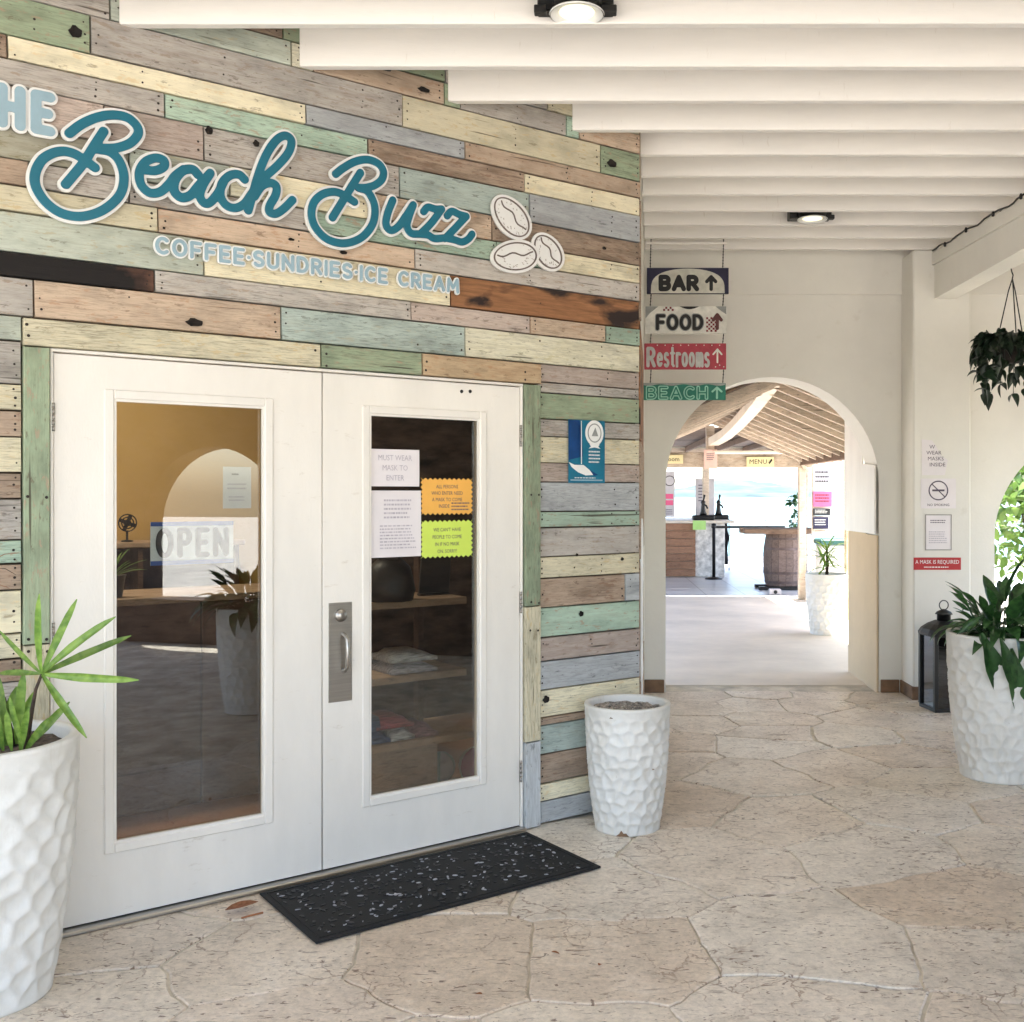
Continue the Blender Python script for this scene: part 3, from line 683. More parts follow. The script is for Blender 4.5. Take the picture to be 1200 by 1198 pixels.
# ------------------------------------------------------------------ glazed doors
fr = wthing('door_frame', 'white timber frame around the double glass doors', 'door frame', 0, 0, 0)
MB().cbox(-.0115, -.0015, -.018, .10, .0, DOOR_H, .002).build('jamb', white_paint, fr)
MB().cbox(DOOR_W+.0015, DOOR_W+.0115, -.018, .10, .0, DOOR_H, .002).build('jamb', white_paint, fr)
MB().cbox(-.0115, DOOR_W+.0115, -.020, .10, DOOR_H+.0005, DOOR_H+.0115, .002).build('head', white_paint, fr)
MB().cbox(-.0115, DOOR_W+.0115, -.05, .11, .001, .016, .004).build('threshold', steel, fr)
SEAM = tx(377, 600)
def door(label, t0, t1, g, hinge_left, handle):
    """g: glass opening in pixels left, right ; top/bottom heights"""
    gx0, gx1, gz0, gz1 = g; w = t1-t0
    d = wthing('glass_door', label, 'door', t0, 0, .02, 'double doors'); H = DOOR_H-.024; gz0 -= .02; gz1 -= .02
    y0, y1 = -.006, .038
    put('slab', plate('slab', [[(0,0),(w,0),(w,H),(0,H)], [(gx0,gz0),(gx1,gz0),(gx1,gz1),(gx0,gz1)]], y1-y0, .0015), white_paint, d, (0, (y0+y1)/2, 0))
    m = .034
    for (a, b, c, e, nm) in ((gx0-m, gx0, gz0-m, gz1+m, 0), (gx1, gx1+m, gz0-m, gz1+m, 0), (gx0, gx1, gz0-m, gz0, 1), (gx0, gx1, gz1, gz1+m, 1)):
        mb = MB(); q = .012
        mb.cbox(a, b, y0-.009, y0+.001, c, e, .004)
        mb.build('glazing_bead', white_paint, d)
    bead = MB()
    for (a, b, c, e) in ((gx0, gx0+.008, gz0, gz1), (gx1-.008, gx1, gz0, gz1), (gx0+.008, gx1-.008, gz0, gz0+.008), (gx0+.008, gx1-.008, gz1-.008, gz1)): bead.box(a, b, y0-.003, y0+.01, c, e)
    bead.build('inner_bead', white_paint, d)
    MB().box(gx0-.001, gx1+.001, .014, .018, gz0-.001, gz1+.001).build('glass_pane', glass_m, d)
    MB().box(0, w, y0+.003, y1-.01, -.016, -.002).build('door_sweep', rubber, d)
    for hz in (.25, 1.02, 1.78):
        hx = -.003 if hinge_left else w+.003; mb = MB()
        for k in range(5): mb.tube([(hx, y0-.008, hz-.05+k*.02), (hx, y0-.008, hz-.032+k*.02)], .0062, 8)
        mb.build('hinge', steel, d)
    if handle:
        hx0, hx1 = pw(384,720)[0]-t0, pw(411.5,720)[0]-t0; z0, z1 = pw(398,822)[1]-.02, pw(398,706)[1]-.02
        pl = MB().cbox(hx0, hx1, y0-.0035, y0-.0002, z0, z1, .001).build('handle_plate', steel, d)
        cxh = (hx0+hx1)/2; zt, zl = pw(398,743)[1]-.02, pw(398,786)[1]-.02
        MB().tube([(cxh+.012, y0-.002, zt), (cxh+.012, y0-.028, zt-.004), (cxh+.013, y0-.042, zt-.018), (cxh+.013, y0-.045, (zt+zl)/2), (cxh+.013, y0-.042, zl+.018), (cxh+.012, y0-.028, zl+.004), (cxh+.012, y0-.002, zl)], .0085, 10).build('pull_handle', steel, pl)
        zc = pw(397,721)[1]-.02; mb = MB(); mb.lathe([(.026,0),(.026,.008),(.022,.014),(.020,.014),(.019,.020),(.004,.020)], 24)
        o = mb.build('lock_cylinder', steel, pl, (cxh, y0-.003, zc), (R(90),0,0))
    return d
def gl(xl, xr, yt, yb, t0):
    (a, z1) = pw(xl, yt); (_, z0) = pw(xl, yb); return (a-t0, pw(xr, 600)[0]-t0, z0, z1)
dl = door('white door with one tall glass pane, hung beside the green trim board', 0.001, SEAM-.0025, gl(133,309,468,988,0.001), True, False)
dr = door('white door with steel pull handle and taped notices on its glass', SEAM+.0025, DOOR_W-.001, gl(432,561,485,935,SEAM+.0025), False, True)
for x in (540, 550):
    t, z = pw(x, 459); MB().lathe([(.008,0),(.007,.004),(.001,.005)], 10).build('screw_cap', black_metal, dr, (t-SEAM-.0025, -.0062, z-.02), (R(90),0,0))

# ------------------------------------------------------------------ lettering on the boards
def Z(ox, oy, s, pts): return [(ox+a/s, oy+b/s) for a, b in pts]
B1 = [Z(20,110,6,p) for p in (
 [(365,282),(445,222),(545,175),(655,153),(765,168),(835,225),(848,285),(795,348),(705,382),(610,388),(560,392)],
 [(560,392),(650,412),(715,475),(748,580),(732,690),(665,775),(560,840),(430,866),(300,838),(195,760),(130,655),(126,560),(170,472),(240,425),(320,408),(400,425),(470,468),(545,522)],
 [(606,268),(530,385),(460,495),(340,640)])]
EACH = [Z(150,140,5.714,p) for p in (
 [(112,342),(180,346),(236,320),(236,278),(180,262),(112,290),(74,360),(85,440),(142,494),(212,488),(272,436),(312,382),(370,338)],
 [(468,372),(430,337),(365,345),(312,405),(305,482),(355,528),(418,510),(475,445),(548,362)],
 [(548,362),(500,440),(478,510),(503,560),(545,560),(600,495),(635,425)],
 [(778,405),(740,372),(680,378),(628,430),(616,510),(650,574),(712,596),(772,570),(822,505),(890,410),(1000,310),(1072,222),(1090,145),(1050,112),(990,142),(922,242),(866,385),(802,612)],
 [(842,520),(890,452),(950,428),(990,452),(984,512),(946,580),(944,622),(985,634),(1040,600),(1098,542)])]
B2 = [Z(345,170,5.4545,p) for p in (
 [(260,188),(312,148),(382,110),(460,96),(530,120),(565,170),(555,222),(512,258),(460,274),(405,276)],
 [(405,276),(462,298),(500,360),(512,430),(495,510),(442,580),(370,620),(290,630),(200,600),(132,530),(106,450),(120,372),(172,320),(240,302),(300,316),(380,366)],
 [(418,180),(330,320),(240,466)])]
UZZ = [Z(345,170,5.4545,p) for p in (
 [(625,355),(592,440),(582,510),(612,548),(662,522),(712,452),(756,385)], [(756,385),(730,455),(716,520),(742,566),(800,572)],
 [(822,428),(850,400),(898,412),(938,412)], [(938,412),(872,500),(800,572)], [(800,572),(850,578),(892,600),(958,596)],
 [(972,455),(1002,426),(1050,446),(1095,458)], [(1095,458),(1022,535),(958,600)], [(958,596),(1018,608),(1068,622),(1108,602),(1132,572)])]
def word(group, parent, t0, z0, r, ro, y0=-.036):
    st = [[(pw(a, b, -.04)[0]-t0, pw(a, b, -.04)[1]-z0) for a, b in catmull(s, 8)] for s in group]
    put('outline', plate('outline', contours(st, ro, .0035), .010), sign_white, parent, (0, y0, 0))
    put('face', plate('face', contours(st, r, .003), .008, .0015), teal_paint, parent, (0, y0-.0095, 0))
t0, z0 = pw(40, 230)
sg = wthing('script_lettering', 'large teal script lettering with white outline across the plank wall', 'sign', t0, 0, z0)
for g_, n in ((B1,'capital'), (EACH,'letters'), (B2,'capital'), (UZZ,'letters')):
    holder = bpy.data.objects.new('word_piece', None); COL.objects.link(holder); holder.parent = sg
    word(g_, holder, t0, z0, .0158, .0255)
def caps(txt, parent, x0, z0, h, r, ro, mf, mo, gap=.3, space=.5, y0=-.034, width=None):
    ls_, w = text_strokes(txt, h, gap, space); sx = (width/w) if width else 1
    for st in ls_:
        cx = min(p[0] for s in st for p in s)*sx
        st = [[(p[0]*sx-cx, p[1]) for p in s] for s in st]
        hd = put('letter', plate('letter', contours(st, ro, ro*.12), .008), mo, parent, (x0+cx, y0, z0))
        put('letter_face', plate('letter_face', contours(st, r, r*.2), .006), mf, hd, (0, -.0055, 0))
ta, za_ = pw(183, 296, -.03); tb, zb_ = pw(535, 343, -.03)
tg = wthing('tagline_lettering', 'small pale blue block capitals in one line under the teal script', 'sign', ta, 0, (za_+zb_)/2)
caps('COFFEE.SUNDRIES.ICE CREAM', tg, 0, 0, .052, .0062, .0118, sign_blue, sign_white, .36, .62, width=tb-ta)
ta, za_ = pw(41.5, 152, -.03); w_e = pw(58, 154, -.03)[0]-ta; hE = pw(41.5,112,-.03)[1]-za_
th = wthing('block_lettering', 'big pale blue block capitals above the start of the teal script', 'sign', ta, 0, za_)
caps('E', th, 0, 0, hE, .0165, .025, sign_blue, sign_white, width=w_e)
ts_ = pw(2, 140, -.03)[0]-ta; caps('H', th, ts_, 0, hE, .0165, .025, sign_blue, sign_white, width=pw(23,140,-.03)[0]-ta-ts_)
ts_ = pw(-45, 140, -.03)[0]-ta; caps('T', th, ts_, 0, hE, .0165, .025, sign_blue, sign_white, width=.09)
# coffee beans emblem
def bean_loop(cx, cy, rx, ry, ang, n=40, grow=0):
    out = []
    for k in range(n):
        a = 2*math.pi*k/n; u, v = (rx+grow)*math.cos(a), (ry+grow)*math.sin(a)*(1+.06*math.cos(a))
        out.append((cx+u*math.cos(ang)-v*math.sin(ang), cy+u*math.sin(ang)+v*math.cos(ang)))
    return out
beans = [((426,375),(330,205),R(52)), ((470,880),(310,215),R(-3)), ((890,820),(272,185),R(58))]
t0, z0 = pw(610, 280)
be = wthing('coffee_bean_emblem', 'white cutout of three coffee beans at the end of the script lettering', 'emblem', t0, 0, z0)
def bw(a, b): x, y = 560+a/10.89, 220+b/10.89; q = pw(x, y, -.04); return (q[0]-t0, q[1]-z0)
for i, ((cx_, cy_), (rx, ry), an) in enumerate(beans):
    yo = -.036-.0030*(i == 1)
    lp = [bw(a, b) for a, b in bean_loop(cx_, cy_, rx, ry, an)]
    pc_ = put('bean', plate('bean', [lp], .010), sign_white, be, (0, yo, 0))
    ring_o = [bw(a, b) for a, b in bean_loop(cx_, cy_, rx, ry, an, grow=-34)]; ring_i = [bw(a, b) for a, b in bean_loop(cx_, cy_, rx, ry, an, grow=-52)]
    put('bean_outline', plate('bean_outline', [ring_o, ring_i], .002), bean_ink, pc_, (0, -.0062, 0))
    rs = random.Random(i+3); c, s = math.cos(an), math.sin(an)
    crease = [((-.72+1.44*k/12)*rx, (-.12+.10*math.sin(k*.9))*ry) for k in range(13)]
    cr = [bw(cx_+u*c-v*s, cy_+u*s+v*c) for u, v in crease]
    put('crease', plate('crease', contours([cr], .0032, .0006), .002), bean_ink, pc_, (0, -.0064, 0))
    dots = []
    for _ in range(46):
        a = rs.uniform(0, 6.28); q = rs.uniform(.45, .8); u, v = rx*q*math.cos(a), ry*q*math.sin(a)
        if v < 0 and rs.random() < .5: continue
        e = rs.uniform(4, 16); dots.append([bw(cx_+u*c-v*s, cy_+u*s+v*c), bw(cx_+(u+e)*c-(v+e*.5)*s, cy_+(u+e)*s+(v+e*.5)*c)])
    tag(put('stipple', plate('stipple', contours(dots, .0011, .0004), .002), plain('bean_stipple', (176,166,160), .7, .1, 30, bmp=0), pc_, (0, -.0063, 0)), kind='stuff')

# ------------------------------------------------------------------ planters
def pot_mesh(name, Rt, H, base=.74, cell=.075, amp=.012, seed=1):
    rs = np.random.RandomState(seed); nt_, nz = 150, 96
    circ = 2*math.pi*Rt*.93; cols = int(round(circ/cell)); rows_ = int(round(H/(cell*.86))); sites = []
    for j in range(-1, rows_+2):
        for i in range(cols):
            sites.append(((i+.5*(j%2)+rs.uniform(-.3,.3))*circ/cols, (j+.5+rs.uniform(-.28,.28))*H/rows_))
    S = np.array(sites); S = np.vstack([S, S+[circ,0], S-[circ,0]])
    def prof(u): return Rt*(base+(1-base)*(1-(1-u)**2.1)) - .02*Rt*max(0, u-.8)*5*0
    vs = []; fs = []
    th = np.arange(nt_)/nt_*circ
    for j in range(nz+1):
        u = j/nz; z = u*(H-.018); r0 = prof(u)
        d = np.sqrt((th[:,None]-S[None,:,0])**2+(z-S[None,:,1])**2); d.partition(1, axis=1); f1, f2 = d[:,0], d[:,1]
        e = np.clip((f2-f1)/(cell*.55), 0, 1); off = -amp*(e**.75)*min(1, u*14, (1-u)*9+.02)
        for k in range(nt_):
            a = 2*math.pi*k/nt_; r = r0+off[k]; vs.append((r*math.cos(a), r*math.sin(a), z))
    for r, z in ((Rt*1.002, H-.016), (Rt*1.006, H-.006), (Rt*.992, H), (Rt*.90, H-.001), (Rt*.885, H-.01), (Rt*.87, H-.05)):
        for k in range(nt_): a = 2*math.pi*k/nt_; vs.append((r*math.cos(a), r*math.sin(a), z))
    m = nz+7
    fs = [(i*nt_+k, i*nt_+(k+1)%nt_, (i+1)*nt_+(k+1)%nt_, (i+1)*nt_+k) for i in range(m-1) for k in range(nt_)]
    fs.append(tuple(range(nt_-1,-1,-1)))
    return MB().add(vs, fs, True).mesh(name)
def soil_mesh(r, z, seed, rough=.008):
    rs = random.Random(seed); mb = MB(); n, m = 40, 9; vs = [(0,0,z)]
    for j in range(1, m+1):
        for k in range(n):
            a = 2*math.pi*k/n; q = r*j/m; vs.append((q*math.cos(a), q*math.sin(a), z+rs.uniform(-rough,rough)))
    fs = [(0, 1+k, 1+(k+1)%n) for k in range(n)]
    for j in range(m-1): fs += [(1+j*n+k, 1+(j+1)*n+k, 1+(j+1)*n+(k+1)%n, 1+j*n+(k+1)%n) for k in range(n)]
    return mb.add(vs, fs).mesh('soil')
def planter(label, loc, Rt, H, seed, fill, rz=0, base=.74, cell=.075):
    p = thing('planter', label, 'planter', loc, rz, 'white hammered planters')
    put('pot', pot_mesh('pot', Rt, H, base, cell, seed=seed), white_pot, p)
    put('soil', soil_mesh(Rt*.885, H-.035, seed), fill, p); return p
POT_L = Vector((-1.86, 3.22, 0)); POT_M = Vector((.178, 4.86, 0)); POT_R = Vector((2.24, 5.75, 0)); POT_F = Vector((2.62, 11.6, 0))
planter('tall white dimpled planter holding the fan palm beside the doors', POT_L, .275, .785, 1, soil, 0, .72, .085)
pm = planter('white dimpled planter filled with gravel and no plant, against the plank wall', POT_M, .198, .575, 2, gravel_m, 1.1, .76, .06)
planter('large white dimpled planter holding broad dark leaves by the pillar', POT_R, .275, .78, 3, soil, 2.0, .74, .075)
planter('white dimpled planter with a small palm beyond the archway', POT_F, .232, .665, 4, soil, .4, .76, .08)
rs = random.Random(9); mb = MB()
for i in range(150):
    a, q = rs.uniform(0, 6.28), .17*math.sqrt(rs.random()); r = rs.uniform(.004,.009)
    mb.lathe([(.001,0),(r,.3*r),(r*.8,r),(.001,r*1.2)], 5, (q*math.cos(a), q*math.sin(a), .538), cap=False)
tag(mb.build('gravel', plain('pebble', (168,160,150), .9, .4, 40, bmp=.2), pm), kind='stuff')
for a, z, w in ((-1.75,.001,.03),(-1.98,.535,.009),(-.95,.30,.008)):   # chips in the glaze
    r = (.76+.24*(1-(1-z/.575)**2.1))*.198+.0006 if z > .01 else .153
    c, s = math.cos(a-1.1), math.sin(a-1.1); tx_ = Vector((-s, c, 0)); o_ = Vector((c, s, 0))*r
    pts = [o_+tx_*(w*q)+Vector((0,0,z+h*w)) for q, h in ((-1,.0),(1,.0),(.55,.5),(.15,.45),(-.2,.9),(-.5,.4))]
    MB().add([tuple(p) for p in pts], [tuple(range(6))]).build('chip', skirt_mat, pm)

# ------------------------------------------------------------------ leaves and plants
def leaf_mesh(name, prof, L=1, curl=.3, fold=.25, n=9, wave=0):
    """along +x, widest per prof [(u, halfwidth)], curling down by curl, folded on the midrib"""
    vs = []; fs = []
    for i in range(n+1):
        u = i/n
        for (u0, w0), (u1, w1) in zip(prof[:-1], prof[1:]):
            if u0 <= u <= u1: w = w0+(w1-w0)*(u-u0)/(u1-u0)
        x = L*math.sin(u*max(curl,.01))/max(curl,.01); z = -L*(1-math.cos(u*max(curl,.01)))/max(curl,.01)
        e = wave*math.sin(u*9)
        vs += [(x, -w, z+w*fold+e), (x, -w*.5, z+w*fold*.42+e*.5), (x, 0, z), (x, w*.5, z+w*fold*.42-e*.5), (x, w, z+w*fold-e)]
    for i in range(n):
        for k in range(4): fs.append((i*5+k, (i+1)*5+k, (i+1)*5+k+1, i*5+k+1))
    return MB().add(vs, fs, True).mesh(name, False)
def place_leaf(me, mat, parent, base, direction, length, up=Vector((0,0,1)), width=1.0, name='leaf', roll=0):
    d = Vector(direction).normalized(); y = Vector(up).cross(d)
    if y.length < .05: y = Vector((0,1,0)).cross(d)
    y.normalize(); z = d.cross(y)
    if roll: q = Matrix.Rotation(roll, 3, d); y = q @ y; z = q @ z
    o = put(name, me, mat, parent)
    o.matrix_local = Matrix((( d.x*length, y.x*length*width, z.x*length, base[0]), (d.y*length, y.y*length*width, z.y*length, base[1]), (d.z*length, y.z*length*width, z.z*length, base[2]), (0,0,0,1)))
    return o
def P(x, y, Y): return Vector(((x-CX)/F*Y, Y, EYE+(CY-y)/F*Y))
palm_prof = [(0,.012),(.15,.028),(.45,.044),(.8,.036),(.95,.020),(1,.006)]
pm_s = leaf_mesh('palm_blade', palm_prof, 1, .25, .5); pm_c = leaf_mesh('palm_blade_b', palm_prof, 1, .6, .5)
fp = thing('fan_palm', 'young lady palm with splayed glossy green leaf fingers in the planter by the doors', 'plant', POT_L+Vector((0,0,.74)))
O = POT_L+Vector((0,0,.74))
hub = P(49, 790, 3.12)
tips = [((39,703),3.02),((87,703),3.16),((122.5,722),3.05),((147.5,744),3.15),((150,799.5),3.02),((94,857),2.96),((-2,742),3.05),((-9.1,786),3.2)]
for i, ((x, y), d) in enumerate(tips):
    v = P(x, y, d)-hub
    place_leaf(pm_s, leaf_palm, fp, hub-O, v, v.length*1.02, up=Vector((0,-1,.25)), width=1.0+.12*math.sin(i), roll=.3*math.sin(i*2.1))
MB().tube([P(30,884,3.2)-O, P(36,840,3.17)-O, P(42,808,3.14)-O, hub-O], [.009,.007,.005,.004], 8).build('stem', stem_m, fp)
MB().tube([P(18,884,3.26)-O, P(4,820,3.22)-O, P(-30,760,3.18)-O], [.010,.008,.005], 8).build('stem', stem_m, fp)
for x0, y0, x1, y1, d, w in ((36,872,74,828,3.14,1.5),(20,872,24,795,3.2,1.6),(8,874,-4,800,3.15,1.6),(12,878,36,815,3.3,1.5),(2,872,-30,820,3.1,1.5),(26,872,10,822,3.06,1.3)):
    b = P(x0,y0,d+.05); v = P(x1,y1,d)-b; place_leaf(pm_s, leaf_palm, fp, b-O, v, v.length*1.05, up=Vector((.2,-1,.2)), width=w)
for x0, y0, x1, y1, d in ((4,880,-8,828,3.08),(14,880,6,838,3.05),(24,882,30,836,3.12),(30,880,52,846,3.1),(0,880,14,812,3.2)):
    b = P(x0,y0,d+.05); v = P(x1,y1,d)-b; place_leaf(pm_s, leaf_dark, fp, b-O, v, v.length*1.05, up=Vector((.2,-1,.2)), width=1.7)
rs = random.Random(21); hub3 = P(-22, 668, 3.3)
for i in range(9):   # thin dry spray rising at the edge of the picture
    b = hub3+Vector((rs.uniform(-.05,.02),0,rs.uniform(-.05,.03))); v = Vector((rs.uniform(.3,1), rs.uniform(-.3,.3), rs.uniform(-.3,.7)))
    MB().tube([b-O, b-O+v*.06+Vector((0,0,.01)), b-O+v*rs.uniform(.08,.12)], [.0016,.0012,.0006], 5).build('twig', leaf_dry if i % 3 else stem_m, fp)

broad_prof = [(0,.02),(.12,.06),(.4,.15),(.7,.11),(.9,.04),(1,.003)]
bl = [leaf_mesh('broad_leaf_%d' % k, broad_prof, 1, c, .35, wave=.012) for k, c in enumerate((.5, 1.0, 1.5))]
bp = thing('broad_leaf_plant', 'bushy plant with long drooping dark green leaves in the large planter', 'plant', POT_R+Vector((0,0,.74)))
rs = random.Random(4)
for i in range(120):
    a = rs.uniform(0, 2*math.pi); q = rs.random(); el = R(78-72*q**.8+rs.uniform(-8,8)); b = Vector((math.cos(a)*.10*rs.random(), math.sin(a)*.10*rs.random(), .0))
    st_ = .06+.15*rs.random()*(1-.4*q); d = Vector((math.cos(a)*math.cos(el), math.sin(a)*math.cos(el), math.sin(el))); e = b+d*st_+Vector((0,0,.02))
    MB().tube([b, (b+e)/2+Vector((0,0,.01)), e], [.004,.003,.0025], 5).build('leaf_stalk', leaf_dark, bp)
    dd = Vector((d.x, d.y, d.z-.15)); place_leaf(bl[min(2, int(q*3))], leaf_dark, bp, e, dd, rs.uniform(.18,.30)*(.72 if math.cos(a) < -.35 else 1), width=rs.uniform(.8,1.15), roll=rs.uniform(-.4,.4))
for x, y, x1, y1, Y in ((1150,742,1186,830,5.47),(1172,748,1196,815,5.43),(1135,716,1120,704,5.6),(1150,722,1124,742,5.5),(1185,760,1204,850,5.45)):
    b = P(x,y,Y+.03); v = P(x1,y1,Y)-b; place_leaf(bl[0], leaf_dark, bp, b-(POT_R+Vector((0,0,.74))), v, v.length*1.05, up=Vector((0,-1,.3)), width=.85)
POT_B = Vector((1.66, 2.12, 0))
planter('white dimpled planter mirrored in the left door glass', POT_B, .24, .74, 6, soil, .8, .74, .075)
bp2 = copy_tree(bp); bp2.location = POT_B+Vector((0,0,.70)); bp2.rotation_euler = (0,0,2.2); bp2['label'] = 'leafy dark plant mirrored in the left door glass'
fpl = thing('small_palm', 'small green palm in the planter beyond the archway', 'plant', POT_F+Vector((0,0,.63)))
rs = random.Random(8)
MB().tube([(0,0,0),(.01,0,.15),(0,0,.30)], [.02,.016,.01], 8).build('stem', stem_m, fpl)
for i in range(46):
    a = rs.uniform(0, 6.28); el = R(rs.uniform(-25,75)); d = Vector((math.cos(a)*math.cos(el), math.sin(a)*math.cos(el), math.sin(el)))
    place_leaf(pm_c, leaf_palm, fpl, (rs.uniform(-.02,.02), rs.uniform(-.02,.02), rs.uniform(.08,.30)), d, rs.uniform(.16,.27), width=1.2, roll=rs.uniform(-.5,.5))
# hanging basket
HB = Vector((2.735, 6.80, 2.50))
hb = thing('hanging_basket', 'dark trailing pothos in a basket hung from the beam', 'hanging plant', HB); hb.scale = (.82,.82,1.12)
MB().lathe([(.02,-.11),(.08,-.105),(.115,-.06),(.13,0),(.128,.006),(.118,0),(.1,-.05)], 24).build('bowl', plain('basket_fibre', (38,30,26), .95, .4, 40, bmp=.8, bscale=60), hb)
for k in range(3):
    a = k*2.09+.4; MB().tube([(.125*math.cos(a), .125*math.sin(a), 0), (.03*math.cos(a), .03*math.sin(a), .31), (0,0,.38)], .0045, 6).build('hanger_wire', black_metal, hb)
MB().tube([(0,0,.38),(.006,0,.40),(-.004,0,.42),(-.01,0,.44)], .005, 6).build('hook', black_metal, hb)
heart = [(0,.10),(.1,.30),(.3,.36),(.6,.26),(.85,.1),(1,.005)]
hl = leaf_mesh('heart_leaf', heart, 1, .7, .3)
rs = random.Random(12); nv = 0
for v in range(26):
    a = v/26*6.28+rs.uniform(-.2,.2); ln = rs.choice((.10,.14,.18,.24,.3,.46 if v % 9 == 5 else .22)); pts = []
    for q in range(7):
        u = q/6; pts.append(Vector((math.cos(a)*(.10+.15*min(1,u*1.6)*rs.uniform(.9,1.1)), math.sin(a)*(.10+.15*min(1,u*1.6)), .03+.06*math.sin(u*3.1)-ln*u**1.5)))
    MB().tube(pts, .003, 5).build('vine', leaf_deep, hb)
    for q in range(1, 7):
        for _ in range(2):
            aa = rs.uniform(0, 6.28); d = Vector((math.cos(a)*.5+math.cos(aa)*.7, math.sin(a)*.5+math.sin(aa)*.7, rs.uniform(-.9,.3)))
            place_leaf(hl, leaf_deep, hb, pts[q], d, rs.uniform(.075,.13), roll=rs.uniform(-.6,.6)); nv += 1

# ------------------------------------------------------------------ door mat, fallen leaf
c0, c1, c2, c3 = [ground_pt(*q) for q in ((302,1050),(617,978),(705,1018),(372,1108))]
mo = (c0+c1+c2+c3)/4; ux = ((c1-c0)+(c2-c3)).normalized(); ang = math.atan2(ux.y, ux.x); ml = ((c1-c0).length+(c2-c3).length)/2; mw = ((c3-c0).length+(c2-c1).length)/2
dm = thing('door_mat', 'black rubber mat flecked with pale pebble marks in front of the doors', 'door mat', (mo.x, mo.y, .003), ang)
MB().cbox(-ml/2, ml/2, -mw/2, mw/2, 0, .009, .003).build('base', rubber, dm)
e = .022
for a, b, c, d in ((-ml/2+e,ml/2-e,mw/2-e-.006,mw/2-e),(-ml/2+e,ml/2-e,-mw/2+e,-mw/2+e+.006),(-ml/2+e,-ml/2+e+.006,-mw/2+e,mw/2-e),(ml/2-e-.006,ml/2-e,-mw/2+e,mw/2-e)):
    MB().box(a, b, c, d, .0085, .0115).build('border_rib', rubber, dm)
rs = random.Random(31)
def flecks(n, rmin, rmax, h):
    mb = MB()
    for i in range(n):
        x, y = rs.uniform(-ml/2+.04, ml/2-.04), rs.uniform(-mw/2+.04, mw/2-.04); a = rs.uniform(0, 3.14); r1 = rs.uniform(rmin, rmax); r2 = r1*rs.uniform(.25,.6); m = 7
        c, s = math.cos(a), math.sin(a); ring = []
        for k in range(m):
            t = 6.283*k/m; q = rs.uniform(.8,1.2); u, v = r1*q*math.cos(t), r2*q*math.sin(t); ring.append((x+u*c-v*s, y+u*s+v*c))
        mb.add([(p[0], p[1], .0088) for p in ring]+[(p[0], p[1], h) for p in ring], [tuple(range(m,2*m))]+[(k,(k+1)%m,m+(k+1)%m,m+k) for k in range(m)])
    return mb
tag(flecks(150, .005, .013, .0108).build('pale_flecks', plain('mat_fleck', (176,178,186), .5, .3, 30, bmp=0, rnd=.1), dm), kind='stuff')
tag(flecks(420, .006, .016, .0118).build('raised_pebbles', plain('mat_pebble', (24,24,28), .5, .3, 30, bmp=.1), dm), kind='stuff')
oval = [(0,.03),(.2,.2),(.5,.27),(.8,.18),(1,.01)]
g = ground_pt(264, 1072); fl_ = put('fallen_leaf', leaf_mesh('fallen_leaf', oval, 1, .35, .3), leaf_dry, None, (g.x, g.y, .016), (0, R(-10), R(28)), (.12,.12,.06))
tag(fl_, 'curled dry brown leaf on the paving beside the door mat', 'leaf')
g = ground_pt(283, 1078); o = MB().tube([(0,0,.004),(.03,.02,.006),(.062,.05,.004)], .0035, 6).build('fallen_twig', leaf_dry, None, (g.x, g.y, .002)); tag(o, 'tiny dry twig on the paving beside the fallen leaf', 'twig')
for i, (x, y) in enumerate(((646,1120),(702,1136),(565,1170))):
    g = ground_pt(x, y); o = put('leaf_scrap', leaf_mesh('leaf_scrap', oval, 1, .5, .3), leaf_dry, None, (g.x, g.y, .012), (0, 0, i*1.3), (.03,.03,.03)); tag(o, 'tiny brown leaf scrap on the open paving', 'leaf', 'leaf scraps on the paving')

# ------------------------------------------------------------------ can lights
def can(label, loc, tilt, power):
    c = thing('can_light', label, 'ceiling light', loc, 0, 'can lights between the joists')
    lens = plain('can_lens', (255,246,214), .4, .0, 5, bmp=0, emit=((255,246,200), .22))
    MB().lathe([(.095,0),(.097,.004),(.092,.008),(.062,.014),(.061,.010),(.092,.0)], 36, cap=False).build('trim_ring', sign_white, c)
    MB().lathe([(.0615,.008),(.0615,.0105)], 36).build('lens', lens, c)
    MB().lathe([(.07,.016),(.088,.03),(.088,.12),(.06,.15)], 28).build('housing', black_metal, c)
    MB().cbox(-.14, .13, .02, .12, .02, .16, .004).build('junction_box', black_metal, c)
    for s in (-1, 1):
        MB().cbox(s*.095-.012 if s > 0 else -.150, s*.095+.045 if s > 0 else -.105, -.02, .02, .004, .03, .003).build('clip', black_metal, c)
        MB().tube([(s*.09, 0, .02),(s*.125,0,.016),(s*.135,0,.006)], .005, 6).build('spring', black_metal, c)
    l = bpy.data.lights.new('can_lamp', 'SPOT'); l.energy = power; l.spot_size = R(110); l.spot_blend = .6; l.color = (1,.93,.78); l.shadow_soft_size = .05
    lo = bpy.data.objects.new('can_lamp', l); COL.objects.link(lo); lo.parent = c; lo.location = (0,0,-.004)
    return c
q = P(676, 18, 3.70); can('lit round can light in a black housing above the doors', (q.x, q.y, q.z), 0, 4)
q = P(952, 258, 6.78); can('lit round can light near the end of the porch ceiling', (q.x, q.y, q.z), 0, 4)

